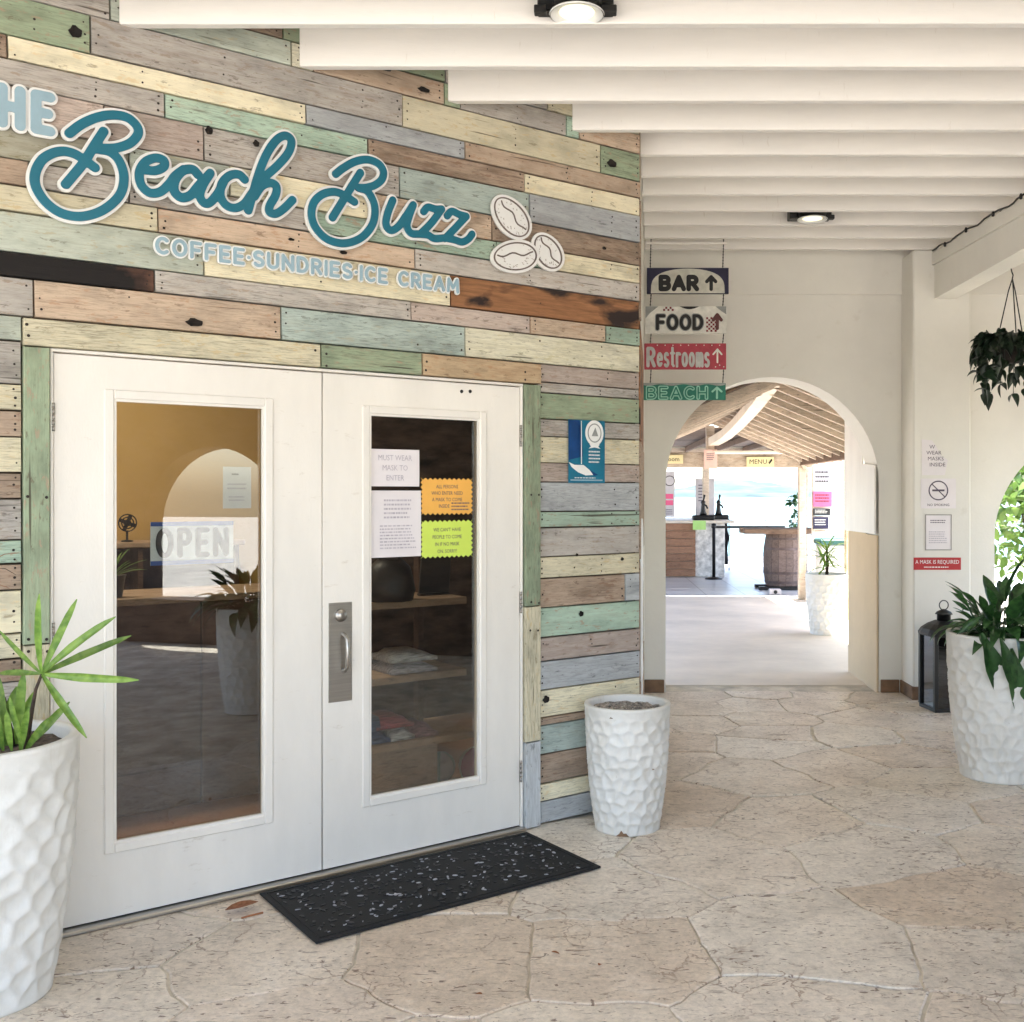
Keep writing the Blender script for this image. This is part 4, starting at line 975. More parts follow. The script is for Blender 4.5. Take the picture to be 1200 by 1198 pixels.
# ------------------------------------------------------------------ hanging direction boards
SY = 7.55
wd = 99/F*SY
paint = lambda n, c: plain('board_'+n, c, .65, .12, 14, bmp=.15)
navy, cream_b, red_b, tealg = paint('navy', (34,32,62)), paint('cream', (206,204,192)), paint('red', (172,62,76)), paint('teal_green', (34,116,98))
blk, gry, wht, mint_b, dred = paint('black', (24,24,26)), paint('grey', (150,152,150)), paint('white', (226,224,216)), paint('mint', (150,206,186)), paint('dark_red', (120,28,40))
def sboard(label, xl, xr, yt, yb, mat):
    a = P(xl, yb, SY); b = P(xr, yt, SY); w, h = b.x-a.x, b.z-a.z
    t = thing('hanging_board', label, 'sign', (a.x, SY, a.z), 0, 'hanging direction boards')
    MB().cbox(0, w, 0, .018, 0, h, .002).build('board', mat, t); return t, w, h
def flat(parent, name, loops, mat, lvl): return put(name, plate(name, loops, .002), mat, parent, (0, -.0012-.002*lvl-.0002, 0))
def let(parent, txt, x, z, h, w, r, mat, lvl, name='letter'):
    ls_, tw = text_strokes(txt, h, .34, .4); sx = w/tw
    for st in ls_:
        st = [[(x+p[0]*sx, z+p[1]) for p in s] for s in st]; flat(parent, name, contours(st, r, r*.2), mat, lvl)
t, w, h = sboard('top hanging board lettered BAR in black on a pale oval with navy corners', 758, 854, 314, 344.5, navy)
flat(t, 'oval_field', [[(.05*w,.004)]+[(w*(.5+.45*math.cos(math.pi*(1-k/24))), .004+(h-.010)*math.sin(math.pi*(1-k/24))**.55) for k in range(1,24)]+[(.95*w,.004)]], cream_b, 0)
let(t, 'BAR', .17*w, .034, h*.46, .44*w, .0165, blk, 1); let(t, '^', .74*w, .032, h*.48, .09*w, .0125, blk, 1, 'arrow')
t, w, h = sboard('hanging board lettered FOOD with red checks on cream', 756, 852, 359, 391, wht)
flat(t, 'dark_swoosh', [[(.42*w,h-.002)]+[(w*(.42+.24*k/12), h-.002-.02*math.sin(math.pi*k/12)) for k in range(1,12)]+[(.66*w,h-.002)]], blk, 0)
flat(t, 'grey_corner', [[(.005*w,h-.002),(.16*w,h-.002),(.06*w,h*.75),(.005*w,h*.55)]], gry, 0); flat(t, 'grey_corner', [[(.99*w,h-.002),(.86*w,h-.002),(.94*w,h*.8),(.99*w,h*.7)]], gry, 0)
for i in range(5):
    for j in range(7):
        if (i+j) % 2 == 0:
            x0, z0_ = .745*w+i*.026*w, .012+j*.015
            flat(t, 'check', [[(x0,z0_),(x0+.024*w,z0_),(x0+.024*w,z0_+.0145),(x0,z0_+.0145)]], dred, 0)
for i in range(5):
    for j in range(2):
        if (i+j) % 2 == 0:
            x0, z0_ = .22*w+i*.026*w, h-.034+j*.0145; flat(t, 'check', [[(x0,z0_),(x0+.024*w,z0_),(x0+.024*w,z0_+.0145),(x0,z0_+.0145)]], dred, 0)
let(t, 'FOOD', .15*w, .034, h*.47, .54*w, .0175, gry, 1, 'letter_outline'); let(t, 'FOOD', .15*w, .034, h*.47, .54*w, .0115, blk, 2)
let(t, '^', .84*w, .036, h*.5, .08*w, .012, paint('maroon', (96,50,50)), 1, 'arrow')
t, w, h = sboard('red dotted hanging board lettered Restrooms in silver grey', 755, 851, 402.5, 433, red_b)
let(t, 'R', .045*w, .026, h*.66, .075*w, .012, paint('silver', (190,190,188)), 1); let(t, 'estrooms', .165*w, .022, h*.78, .62*w, .0092, paint('silver', (190,190,188)), 1)
let(t, '^', .85*w, .05, h*.5, .085*w, .006, wht, 1, 'arrow')
for k in range(9): flat(t, 'dot', [[(w*(.16+k*.095)+.0042*math.cos(6.28*q/8), h-.014+.0042*math.sin(6.28*q/8)) for q in range(8)]], wht, 0)
for k in range(3): flat(t, 'dot', [[(w*(.87+k*.05)+.0042*math.cos(6.28*q/8), .018+.012*(k%2)+.0042*math.sin(6.28*q/8)) for q in range(8)]], wht, 0)
t, w, h = sboard('lowest hanging board lettered BEACH in pale outline on teal green', 752, 850.5, 449, 469, tealg)
flat(t, 'wave_band', [[(.0+.002,h-.002)]+[(w*(.01+.98*k/20), h-.014-.006*math.sin(k*1.1)) for k in range(21)]+[(w-.002,h-.002)]], gry, 0)
let(t, 'BEACH', .07*w, .014, h*.62, .70*w, .0130, mint_b, 1, 'letter_outline'); let(t, 'BEACH', .07*w, .014, h*.62, .70*w, .0048, tealg, 2)
let(t, '^', .85*w, .014, h*.62, .09*w, .007, mint_b, 1, 'arrow')
ch = thing('sign_chain', 'pair of thin chains carrying the four direction boards', 'chain', P(805, 300, SY))
q0 = P(805,300,SY)
for x in (763, 848):
    for ya, yb in ((297,314),(344.5,359),(391,402.5),(433,449)):
        a, b = P(x, ya, SY+.009)-q0, P(x-1, yb, SY+.009)-q0
        if ya == 297: a.z = joist_z(7.5)-q0.z+.03
        mb = MB(); mb.tube([a, b], .0035, 6); n = max(2, int((a-b).length/.02))
        for k in range(n): c = a+(b-a)*((k+.5)/n); mb.lathe([(.002,-.006),(.006,0),(.002,.006)], 6, c)
        mb.build('chain_strand', black_metal, ch)
pf = thing('sign_rail', 'thin pale rail holding the sign chains under the joists', 'rail', P(805, 299, SY))
MB().cbox(P(757,300,SY).x-q0.x, P(852,300,SY).x-q0.x, .0, .02, joist_z(SY)-q0.z-.020, joist_z(SY)-q0.z-.004, .002).build('rail', white_paint, pf)

# ------------------------------------------------------------------ paper notices
def font_text(parent, txt, x, z, size, mat, y, align='CENTER', name='print', sx=1.0):
    cu = bpy.data.curves.new('print', 'FONT'); cu.body = txt; cu.size = size; cu.align_x = align; cu.resolution_u = 2
    o = bpy.data.objects.new('print', cu); COL.objects.link(o)
    me = bpy.data.meshes.new_from_object(o.evaluated_get(bpy.context.evaluated_depsgraph_get())); bpy.data.objects.remove(o); bpy.data.curves.remove(cu)
    me.transform(Matrix.Rotation(R(90), 4, 'X')); ob = put(name, me, mat, parent, (x, y, z), scale=(sx,1,1)); return ob
def scribble(parent, x0, x1, z, h, n, mat, y, seed=0, name='print'):
    rs = random.Random(seed); mb = MB(); lh = h/n
    for k in range(n):
        x = x0; zz = z-k*lh; end = x1-(x1-x0)*rs.uniform(0,.18)
        while x < end:
            w = rs.uniform(.03,.12)*(x1-x0); w = min(w, end-x)
            mb.add([(x,y,zz),(x+w*.85,y,zz),(x+w*.85,y,zz+lh*.42),(x,y,zz+lh*.42)], [(0,1,2,3)]); x += w+.012*(x1-x0)
    return tag(mb.build(name, mat, parent), kind='stuff')
def wsheet(name, label, cat, px, mat, off=-.001, edge=None, group=None):
    """sheet on the shop wall / door glass by its pixel box; px = (xl, xr, yt, yb)"""
    (a, z1), (b, _) = pw(px[0], px[2], off), pw(px[1], px[2], off); z0 = pw(px[0], px[3], off)[1]
    t = wthing(name, label, cat, a, off, z0, group); w, h = b-a, z1-z0
    if edge:
        lp = []; nx_, nz_ = 11, 8; e = .009
        for k in range(nx_*2): lp.append((w*k/(nx_*2), e if k % 2 else 0))
        for k in range(nz_*2): lp.append((w-(e if k % 2 else 0), h*k/(nz_*2)))
        for k in range(nx_*2): lp.append((w-w*k/(nx_*2), h-(e if k % 2 else 0)))
        for k in range(nz_*2): lp.append(((e if k % 2 else 0), h-h*k/(nz_*2)))
        put('sheet', plate('sheet', [lp], .0008), mat, t)
    else:
        n = 8; vs = []; 
        for i in range(n+1):
            for j in range(n+1):
                u, v = i/n, j/n; vs.append((w*u, -.0016-.0018*(1+math.sin(u*3+v*2+a*9))*.5*(1 if 0 < j < n else .3), h*v))
        MB().add(vs, [(i*(n+1)+j, (i+1)*(n+1)+j, (i+1)*(n+1)+j+1, i*(n+1)+j+1) for i in range(n) for j in range(n)], True).build('sheet', mat, t)
    return t, w, h
GO = .012
t, w, h = wsheet('notice', 'white sheet reading MUST WEAR MASK TO ENTER on the right door glass', 'notice', (433,491,526,570), paper, GO)
for k, s in enumerate(('MUST WEAR','MASK TO','ENTER')): font_text(t, s, w/2, h*(.70-.27*k), .033, ink_soft, -.005, sx=.85)
t, w, h = wsheet('notice', 'white sheet of fine print below another sheet on the right door glass', 'notice', (435,493,575,654), paper, GO)
scribble(t, w*.24, w*.82, h*.84, h*.32, 5, ink_soft, -.005, 3); scribble(t, w*.16, w*.9, h*.46, h*.38, 8, ink_soft, -.005, 5)
org, lim = plain('card_orange', (238,178,84), .7, .04, 6, bmp=0), plain('card_lime', (204,226,96), .7, .04, 6, bmp=0)
t, w, h = wsheet('notice', 'orange zigzag-edged handwritten card on the right door glass', 'notice', (493,554,560,604), org, GO, True)
for k, s in enumerate(('ALL PERSONS','WHO ENTER NEED','A MASK TO COME','INSIDE')): font_text(t, s, w*(.5-.06*(k==3)), h*(.72-.175*k), .022, ink, -.0012, sx=.82)
scribble(t, w*.58, w*.95, h*.30, h*.26, 3, ink, -.0012, 8)
t, w, h = wsheet('notice', 'lime green zigzag-edged handwritten card on the right door glass', 'notice', (493,554,610,655), lim, GO, True)
for k, s in enumerate(('WE CAN\'T HAVE','PEOPLE TO COME','IN IF NO MASK','ON. SORRY!')): font_text(t, s, w*.5, h*(.70-.19*k), .022, ink, -.0012, sx=.82)
MG = .030
t, w, h = wsheet('notice', 'small white sheet on the left door glass above the OPEN sign', 'notice', (261,294,547,596), paper, MG)
scribble(t, w*.3, w*.6, h*.8, h*.1, 1, ink, -.005, 2); scribble(t, w*.15, w*.85, h*.56, h*.2, 2, ink_soft, -.005, 4); scribble(t, w*.2, w*.85, h*.26, h*.16, 2, ink_soft, -.005, 6)
blue_b = plain('open_blue', (34,84,168), .5, .05, 6, bmp=0)
t, w, h = wsheet('open_sign', 'white OPEN sign with blue bands hanging behind the left door glass', 'sign', (176,273,612,663), sign_white, .034)
MB().box(0, w, -.0062, -.0048, h*.90, h).build('band', blue_b, t); MB().box(0, w, -.0062, -.0048, 0, h*.10).build('band', blue_b, t)
ls_, tw = text_strokes('OPEN', h*.58, .5); sx = w*.82/tw
for st in ls_: put('letter', plate('letter', contours([[(w*.09+p[0]*sx, h*.22+p[1]) for p in s] for s in st], .0098, .0018), .002), blk, t, (0,-.0065,0))
# poster on the boards
post_b, post_d = plain('poster_teal', (30,112,140), .35, .12, 7, bmp=0), plain('poster_deep', (20,66,122), .35, .2, 9, bmp=0)
t, w, h = wsheet('poster', 'blue poster of a white boat hull on the planks right of the doors', 'poster', (665.5,708.5,491.5,566), post_b, -.022)
def pf_(name, loops, mat, lvl): return put(name, plate(name, loops, .0008), mat, t, (0, -.0046-.001*lvl, 0))
pf_('dark_water', [[(0.002,h*.36),(w*.38,h*.42),(w*.36,h*.7),(w*.3,h-.002),(.002,h-.002)]], post_d, 0)
pf_('badge', [[(w*.70+w*.25*math.cos(6.283*k/28), h*.80+w*.28*math.sin(6.283*k/28)) for k in range(28)]], sign_white, 1)
pf_('badge_ring', [[(w*.70+w*.19*math.cos(6.283*k/28), h*.80+w*.21*math.sin(6.283*k/28)) for k in range(28)],[(w*.70+w*.165*math.cos(6.283*k/28), h*.80+w*.185*math.sin(6.283*k/28)) for k in range(28)]], gry, 2)
pf_('badge_sail', [[(w*.62,h*.75),(w*.80,h*.75),(w*.72,h*.89)]], gry, 2)
pf_('badge_ribbon', [[(w*.56,h*.62),(w*.84,h*.62),(w*.80,h*.585),(w*.86,h*.55),(w*.70,h*.57),(w*.54,h*.55),(w*.60,h*.585)]], sign_white, 2)
pf_('mast', [[(w*.335,h*.30),(w*.355,h*.30),(w*.35,h*.985),(w*.335,h*.985)]], sign_white, 1)
pf_('boat_hull', [[(w*.01,h*.325),(w*.16,h*.285),(w*.40,h*.285),(w*.56,h*.21),(w*.66,h*.13),(w*.46,h*.12),(w*.25,h*.17),(w*.08,h*.25)]], sign_white, 1)
pf_('hull_shadow', [[(w*.44,h*.275),(w*.62,h*.19),(w*.80,h*.13),(w*.68,h*.115),(w*.57,h*.205)]], post_d, 2)
scribble(t, w*.54, w*.86, h*.49, h*.22, 4, sign_white, -.0062, 4); MB().box(w*.05, w*.92, -.0062, -.0058, h*.035, h*.055).build('rule', sign_blue, t); scribble(t, w*.16, w*.8, h*.075, h*.03, 1, sign_white, -.0062, 5)
# notices on the pillar
def psheet(name, label, px, mat, Y=7.85, cut=False):
    a = P(px[0], px[3], Y); b = P(px[1], px[2], Y); w, h = b.x-a.x, b.z-a.z
    t = thing(name, label, 'notice', (a.x, Y, a.z))
    lp = [(0,0),(w,0),(w,h),(0,h)] if not cut else [(0,0),(w*.80,0),(w*.9,h*.42),(w*.66,h*.55),(w*.52,h*.78),(w*.36,h*.97),(0,h)]
    put('sheet', plate('sheet', [lp], .0012), mat, t, (0, -.002, 0)); return t, w, h
t, w, h = psheet('notice', 'torn white sheet, topmost of the notices on the pillar', (1080,1114,515,557), paper, cut=True)
for k, s in enumerate(('W','WEAR','MASKS','INSIDE')): font_text(t, s, w*(.36+.06*k), h*(.74-.165*k), .04, ink, -.0035)
t, w, h = psheet('notice', 'square no-smoking notice on the pillar', (1079,1120,561,596), paper)
cx_, cz_, r_ = w*.5, h*.60, h*.33
def ring(ro, ri): return [[(cx_+r*math.cos(6.283*k/32), cz_+r*math.sin(6.283*k/32)) for k in range(32)] for r in (ro, ri)]
put('ban_ring', plate('ban_ring', ring(r_, r_*.88), .0008), ink, t, (0,-.0034,0)); put('ban_bar', plate('ban_bar', contours([[(cx_-r_*.62,cz_+r_*.62),(cx_+r_*.62,cz_-r_*.62)]], .004, .001), .0008), ink, t, (0,-.0046,0))
MB().box(cx_-r_*.62, cx_+r_*.62, -.004, -.0034, cz_-.006, cz_+.008).build('cigarette', ink, t); font_text(t, 'NO SMOKING', w/2, h*.08, .026, ink, -.0035)
t, w, h = psheet('notice', 'small framed white certificate on the pillar', (1084,1115,603,645), paper)
for a, b, c, d in ((0,w,0,.006),(0,w,h-.006,h),(0,.006,.006,h-.006),(w-.006,w,.006,h-.006)): MB().box(a, b, -.006, -.0028, c, d).build('frame_edge', plain('frame_grey', (150,146,140), .5, .1, 9, bmp=0), t)
scribble(t, w*.2, w*.8, h*.82, h*.12, 2, ink, -.0032, 3); scribble(t, w*.14, w*.86, h*.5, h*.36, 6, ink_soft, -.0032, 6)
t, w, h = psheet('notice', 'red mask-required strip lowest on the pillar', (1070.5,1126,653.5,668), plain('strip_red', (176,44,48), .6, .08, 9, bmp=0))
font_text(t, 'A MASK IS REQUIRED', w/2, h*.50, .04, sign_white, -.0035, sx=.86); scribble(t, w*.22, w*.76, h*.18, h*.2, 1, sign_white, -.0035, 4)

# ------------------------------------------------------------------ lantern by the pillar
LN = P(1106, 822, 7.52); LN.z = 0
ln = thing('lantern', 'tall black metal lantern with domed roof standing by the pillar', 'lantern', LN, R(8))
hw = .115
MB().cbox(-.128,.128,-.128,.128,0,.028,.004).build('base', black_metal, ln)
for sx_ in (-1,1):
    for sy_ in (-1,1): MB().cbox(sx_*hw-.018, sx_*hw+.012, sy_*hw-.018, sy_*hw+.012, .028, .53, .002).build('post', black_metal, ln)
for M_ in range(4):
    MB().box(-hw+.011, hw-.011, -.0015, .0015, .028, .53, Matrix.Rotation(M_*math.pi/2, 4, 'Z') @ Matrix.Translation((0,-hw,0))).build('pane', smoke_m, ln)
n = 4; prof = [(.150,.53),(.152,.545),(.135,.575),(.095,.61),(.055,.632),(.05,.634)]; vs = []
for r, z in prof:
    for k in range(16):
        a = 2*math.pi*k/16; q = r/max(abs(math.cos(a)), abs(math.sin(a)))*.98; q = min(q, r*1.24); vs.append((q*math.cos(a), q*math.sin(a), z))
fs = [(i*16+k, i*16+(k+1)%16, (i+1)*16+(k+1)%16, (i+1)*16+k) for i in range(5) for k in range(16)]+[tuple(range(15,-1,-1)), tuple(range(80,96))]
MB().add(vs, fs).build('roof', black_metal, ln)
MB().lathe([(.048,.634),(.048,.675),(.062,.678),(.05,.695),(.02,.71),(.008,.714)], 20).build('chimney', black_metal, ln)
MB().tube([(.034*math.cos(6.283*k/16), 0, .742+.034*math.sin(6.283*k/16)) for k in range(17)], .004, 6).build('ring_handle', black_metal, ln)
MB().lathe([(.045,.028),(.045,.22),(.04,.225),(.004,.222)], 20).build('candle', plain('wax', (226,214,178), .6, .04, 5, bmp=0), ln)

# ------------------------------------------------------------------ inside the shop (seen through the door glass)
room = wthing('shop_room', 'mustard walled shop interior behind the double glass doors', 'room', 0, .17, 0)
dark_floor = plain('shop_floor', (150,108,82), .35, .2, 3, bmp=.1)
RP = [(-1.6,0),(T_END-.06,0),(T_END+1.55,1.92),(T_END+1.55,2.3),(2.1,2.3),(2.1,2.68),(-1.6,2.68)]
MB().prism(RP, -.06, .004, 'z').build('floor', dark_floor, room)
MB().box(-1.6, 2.1, 2.6, 2.68, .004, 3.0).build('back_wall', mustard, room)
MB().box(2.1, T_END+1.55, 2.2, 2.3, .004, 3.0).build('stone_wall', plain('dark_stone', (84,66,56), .85, .4, 5, (1,1,3), bmp=.9, bscale=12), room)
MB().box(2.06, 2.1, 2.2, 2.6, .004, 3.0).build('wall_return', mustard, room)
MB().box(-1.66, -1.6, 0, 2.68, .004, 3.0).build('side_wall', mustard, room)
MB().prism(RP, 3.0, 3.05, 'z').build('ceiling', mustard, room)
MB().prism([(T_END-.10,.02),(T_END+1.50,1.95),(T_END+1.54,1.95),(T_END-.06,.02)], .004, 3.0, 'z').build('side_wall', plain('shop_dark_wall', (92,74,60), .8, .2, 4), room)
lamp_m = plain('fill_lamp_lens', (255,226,170), .4, 0, 5, bmp=0, emit=((255,214,150), 1.0))
sp_ = wthing('unseen_fill_lamp', 'warm lit round ceiling lamp inside the shop', 'lamp', .5, 1.55, 2.86)  # out-of-view lamp with fixture, added to brighten the shop walls
MB().lathe([(.16,.0),(.17,.02),(.15,.14),(.02,.143)], 28).build('rim', black_metal, sp_); MB().lathe([(.15,-.004),(.15,-.001)], 28).build('lens', lamp_m, sp_)
pl_ = bpy.data.lights.new('shop_fill_light', 'AREA'); pl_.shape = 'DISK'; pl_.size = .3; pl_.energy = 8.0; pl_.color = (1,.88,.70)
po = bpy.data.objects.new('shop_fill_light', pl_); COL.objects.link(po); po.parent = sp_; po.location = (0,0,-.012)
wood_d = plank_mat('counter_wood', (96,66,50), (70,46,34), wear=.4); wood_l = plank_mat('shelf_wood', (176,140,104), (150,112,80), wear=.3)
ct = wthing('shop_counter', 'dark wood service counter across the shop behind the left door', 'counter', -.8, 1.25, .004)
MB().cbox(0, 2.55, 0, .5, 1.0, 1.035, .004).build('top', wood_l, ct)
for k in range(6): MB().cbox(.02+k*.42, .02+k*.42+.412, .03, .05, 0, .998, .003).build('front_panel', wood_d, ct)
MB().box(.02, 2.53, .051, .48, 0, .98).build('carcass', plain('carcass_dark', (40,32,28), .8, .1, 4), ct)
bs = wthing('back_shelf', 'low wooden shelf along the mustard shop wall', 'shelf', -.8, 2.4, .004)
MB().cbox(0, 2.3, 0, .34, 1.22, 1.25, .003).build('shelf_board', wood_l, bs)
for k in range(5): MB().cbox(k*.56, k*.56+.03, .02, .33, 0, 1.219, .003).build('upright', wood_d, bs)
MB().box(.03, 2.27, .2, .33, .0, 1.2).build('back_panel', plain('shelf_back', (74,54,44), .8, .2, 4), bs)
def bxt(name, label, cat, t, y, z, w, d, h, mat, lid=None):
    o = wthing(name, label, cat, t, y, z); MB().cbox(0, w, 0, d, 0, h*.8, .006).build('body', mat, o); MB().cbox(-.004, w+.004, -.004, d+.004, h*.8+.001, h, .005).build('lid', lid or mat, o); return o
crd = plain('card_box', (196,176,150), .8, .1, 6)
bxt('paper_stack', 'pale stack of papers on the shop counter', 'papers', .02, 1.34, 1.041, .30, .22, .055, plain('stack_paper', (226,214,196), .8, .08, 6, (1,1,40)), crd)
bxt('carton', 'brown carton on the shop counter beside the papers', 'box', -.4, 1.36, 1.041, .26, .24, .16, plain('carton_brown', (110,76,56), .8, .1, 6))
hp = wthing('small_pot', 'small dark pot with wispy plant on the shop counter', 'potted plant', .50, 1.36, 1.041)
MB().lathe([(.045,0),(.06,.10),(.064,.105),(.056,.1)], 20).build('pot', black_metal, hp)
rs = random.Random(17)
for i in range(22):
    a = rs.uniform(0,6.28); el = R(rs.uniform(20,85)); place_leaf(pm_c, leaf_dark, hp, (0,0,.09), (math.cos(a)*math.cos(el), math.sin(a)*math.cos(el), math.sin(el)), rs.uniform(.1,.18))
sph = wthing('desk_fan', 'small round black fan on the back shelf of the shop', 'fan', .84, 2.5, 1.256)
sph.scale = (.55,.55,.55)
MB().lathe([(.06,0),(.055,.015),(.012,.02),(.012,.12)], 18).build('stand', black_metal, sph)
for r in (.09,.06,.03): MB().tube([(r*math.cos(6.283*k/24), -.02, .2+r*math.sin(6.283*k/24)) for k in range(25)], .007, 6).build('grille_ring', black_metal, sph)
for k in range(4): MB().box(-.02,.02,-.012,-.008,.015,.085, Matrix.Translation((0,0,.2)) @ Matrix.Rotation(k*math.pi/2+.4, 4, 'Y')).build('blade', black_metal, sph)
MB().lathe([(.028,0),(.03,.05),(.004,.06)], 14).build('motor', black_metal, sph, (0,-.005,.2), (R(-90),0,0))
def candle(t): 
    c = wthing('tea_light', 'small glowing amber light on the shop back shelf', 'lamp', t, 2.52, 1.256)
    MB().lathe([(.03,0),(.036,.09),(.033,.09),(.028,.004)], 18).build('glass_cup', plain('amber_cup', (255,170,80), .4, 0, 5, bmp=0, emit=((255,170,90), .4)), c)
    MB().lathe([(.026,.005),(.026,.03),(.004,.032)], 14).build('wax', MATS['wax'], c)
candle(.40)
# display shelves behind the right door
ds = wthing('display_shelf', 'wooden display shelf unit with stock behind the right door', 'shelf', 1.42, .55, .004)
for z, w in ((.30,.62),(.62,.56),(.98,.56)): MB().cbox(0, w, 0, .42, z, z+.035, .003).build('shelf_board', wood_l, ds)
for x in (.02,.47): MB().cbox(x, x+.03, .34, .40, 0, 1.35, .003).build('post', wood_d, ds)
MB().box(.02, .42, .05, .33, 0, .299).build('plinth', wood_l, ds)
cols = [(196,190,196),(92,112,150),(180,96,110),(206,206,206),(120,140,170),(160,120,130)]
pk = [plain('pack_%d' % i, c, .3, .35, 20, (1,4,4), bmp=.3, bscale=40) for i, c in enumerate(cols)]
def pack(label, t, y, z, w, d, h, m):
    o = wthing('folded_pack', label, 'pack', t, y, z, 'folded packs on the display shelf'); mb = MB(); n = 8; vs = []
    for s in (0, 1):
        for i in range(n+1):
            for j in range(5):
                u, v = i/n, j/4; e = min(u, 1-u, v, 1-v); hh = h*(.35+.65*min(1, e*5))*(.9+.2*noise.noise(Vector((u*4+t*9, v*4, z*7)))); vs.append((w*u, d*v, hh if s else 0))
    m_ = (n+1)*5
    fs = [(s*m_+i*5+j, s*m_+(i+1)*5+j, s*m_+(i+1)*5+j+1, s*m_+i*5+j+1) for s in (0,1) for i in range(n) for j in range(4)]
    ed = [i*5 for i in range(n+1)]+[n*5+j for j in range(1,5)]+[i*5+4 for i in range(n-1,-1,-1)]+[j for j in range(3,0,-1)]
    fs += [(ed[k], ed[(k+1)%len(ed)], m_+ed[(k+1)%len(ed)], m_+ed[k]) for k in range(len(ed))]
    mb.add(vs, fs, True); mb.build('wrap', pk[m], o); return o
for k in range(4): pack('%s wrapped folded pack on the lowest display shelf' % ('blue','white','pinkish','slate blue')[k], 1.45+.13*(k%3), .58, .3405+.062*(k//3)*1.0, .125, .3, .06, (k*2+1) % 6)
for k in range(2): pack(('pale grey folded pack at the bottom of the middle display shelf stack','white folded pack on top of the middle display shelf stack')[k], 1.58, .58, .6605+.055*k, .25, .28, .052, (0, 3)[k])
pack('loose folded pack lying on top of the wrapped packs on the lowest display shelf', 1.50, .58, .4045, .2, .28, .055, 2)
bg_ = wthing('dark_bag', 'black handbag on the upper display shelf in the shop', 'bag', 1.58, .6, 1.0205)
MB().lathe([(.11,0),(.125,.05),(.10,.16),(.06,.2)], 18).build('body', plain('bag_black', (22,20,22), .5, .3, 12, bmp=.3), bg_); MB().tube([(-.05,0,.19),(-.06,0,.28),(0,0,.33),(.06,0,.28),(.05,0,.19)], .007, 6).build('strap', black_metal, bg_)
cb = wthing('leaning_board', 'dark board standing tilted on the upper display shelf', 'board', 1.80, .72, 1.0205)
MB().cbox(0, .17, 0, .012, 0, .30, .003, Matrix.Rotation(R(-14), 4, 'X') @ Matrix.Rotation(R(12), 4, 'Y')).build('panel', plain('panel_dark', (42,42,46), .5, .2, 8), cb); MB().cbox(.0, .17, -.02, .02, 0, .012, .003).build('foot', black_metal, cb)
for i, (x, z, c, nm) in enumerate(((.0,.10,(196,92,150),'pink'),(.15,.09,(156,84,172),'purple'),(-.13,.08,(170,206,196),'pale mint'))):
    b_ = wthing('beach_ball', '%s ball on the floor behind the display shelf' % nm, 'ball', 2.16+x, .75+.08*i, .004+z)
    r = z; 
    for k in range(6):
        mb = MB(); vs = [(r*math.sin(math.pi*j/8)*math.cos(2*math.pi*(k+q/3)/6), r*math.sin(math.pi*j/8)*math.sin(2*math.pi*(k+q/3)/6), r*math.cos(math.pi*j/8)) for j in range(9) for q in range(4)]
        mb.add(vs, [(j*4+q, j*4+q+1, (j+1)*4+q+1, (j+1)*4+q) for j in range(8) for q in range(3)], True); mb.build('panel', plain('ball_%d' % i, c, .3, .06, 5, bmp=0) if k % 2 else sign_white, b_)
tb_ = wthing('green_bin', 'dark green bin against the stone wall in the shop', 'bin', 3.0, 1.85, .004)
MB().lathe([(.14,0),(.17,.9),(.18,.92),(.165,.91)], 24).build('body', plain('bin_green', (40,90,66), .5, .1, 5), tb_); MB().lathe([(.18,.921),(.175,.95),(.02,.97)], 24).build('lid', plain('bin_green', (40,90,66)), tb_)

# ------------------------------------------------------------------ beyond the archway: courtyard, pavilion, bar
slab_m = plain('courtyard_slab', (228,217,200), .7, .08, 1.5, bmp=.2)
sheet('courtyard', [(-8,YF+.31),(9,YF+.31),(9,15.9),(-8,15.9)], .0, slab_m, thick=.1)
def tile_mat():
    m, t, b = nodes('deck_tile'); v, r = coords(t, rnd=False)
    br = N(t, 'ShaderNodeTexBrick', Scale=1.0); br.offset = 0; br.inputs['Brick Width'].default_value = .6; br.inputs['Row Height'].default_value = .6; br.inputs['Mortar Size'].default_value = .008
    br.inputs['Color1'].default_value = (*lin((196,196,196)),1); br.inputs['Color2'].default_value = (*lin((186,188,190)),1); br.inputs['Mortar'].default_value = (*lin((140,140,140)),1)
    t.links.new(v, br.inputs['Vector']); t.links.new(br.outputs['Color'], b.inputs['Base Color']); b.inputs['Roughness'].default_value = .35; return m
sheet('deck_floor', [(-8,15.901),(9,15.901),(9,26.3),(-8,26.3)], -.004, tile_mat(), thick=.1)
pv_wood = plank_mat('pavilion_wood', (128,98,72), (84,60,44), wear=.6, stain=.5); pv_pale = plank_mat('pavilion_pale_wood', (206,186,162), (160,130,104), wear=.35); pv_white = plain('pavilion_white', (222,210,194), .6, .06, 4)
pv = thing('pavilion', 'open timber pavilion roof with exposed rafters beyond the archway', 'pavilion', (1.78, 15.4, 0))
RX, RZ_, EZ = 0.0, 2.70, 2.13
def slope(s, x): return RZ_-(RZ_-EZ)/1.35*abs(x)
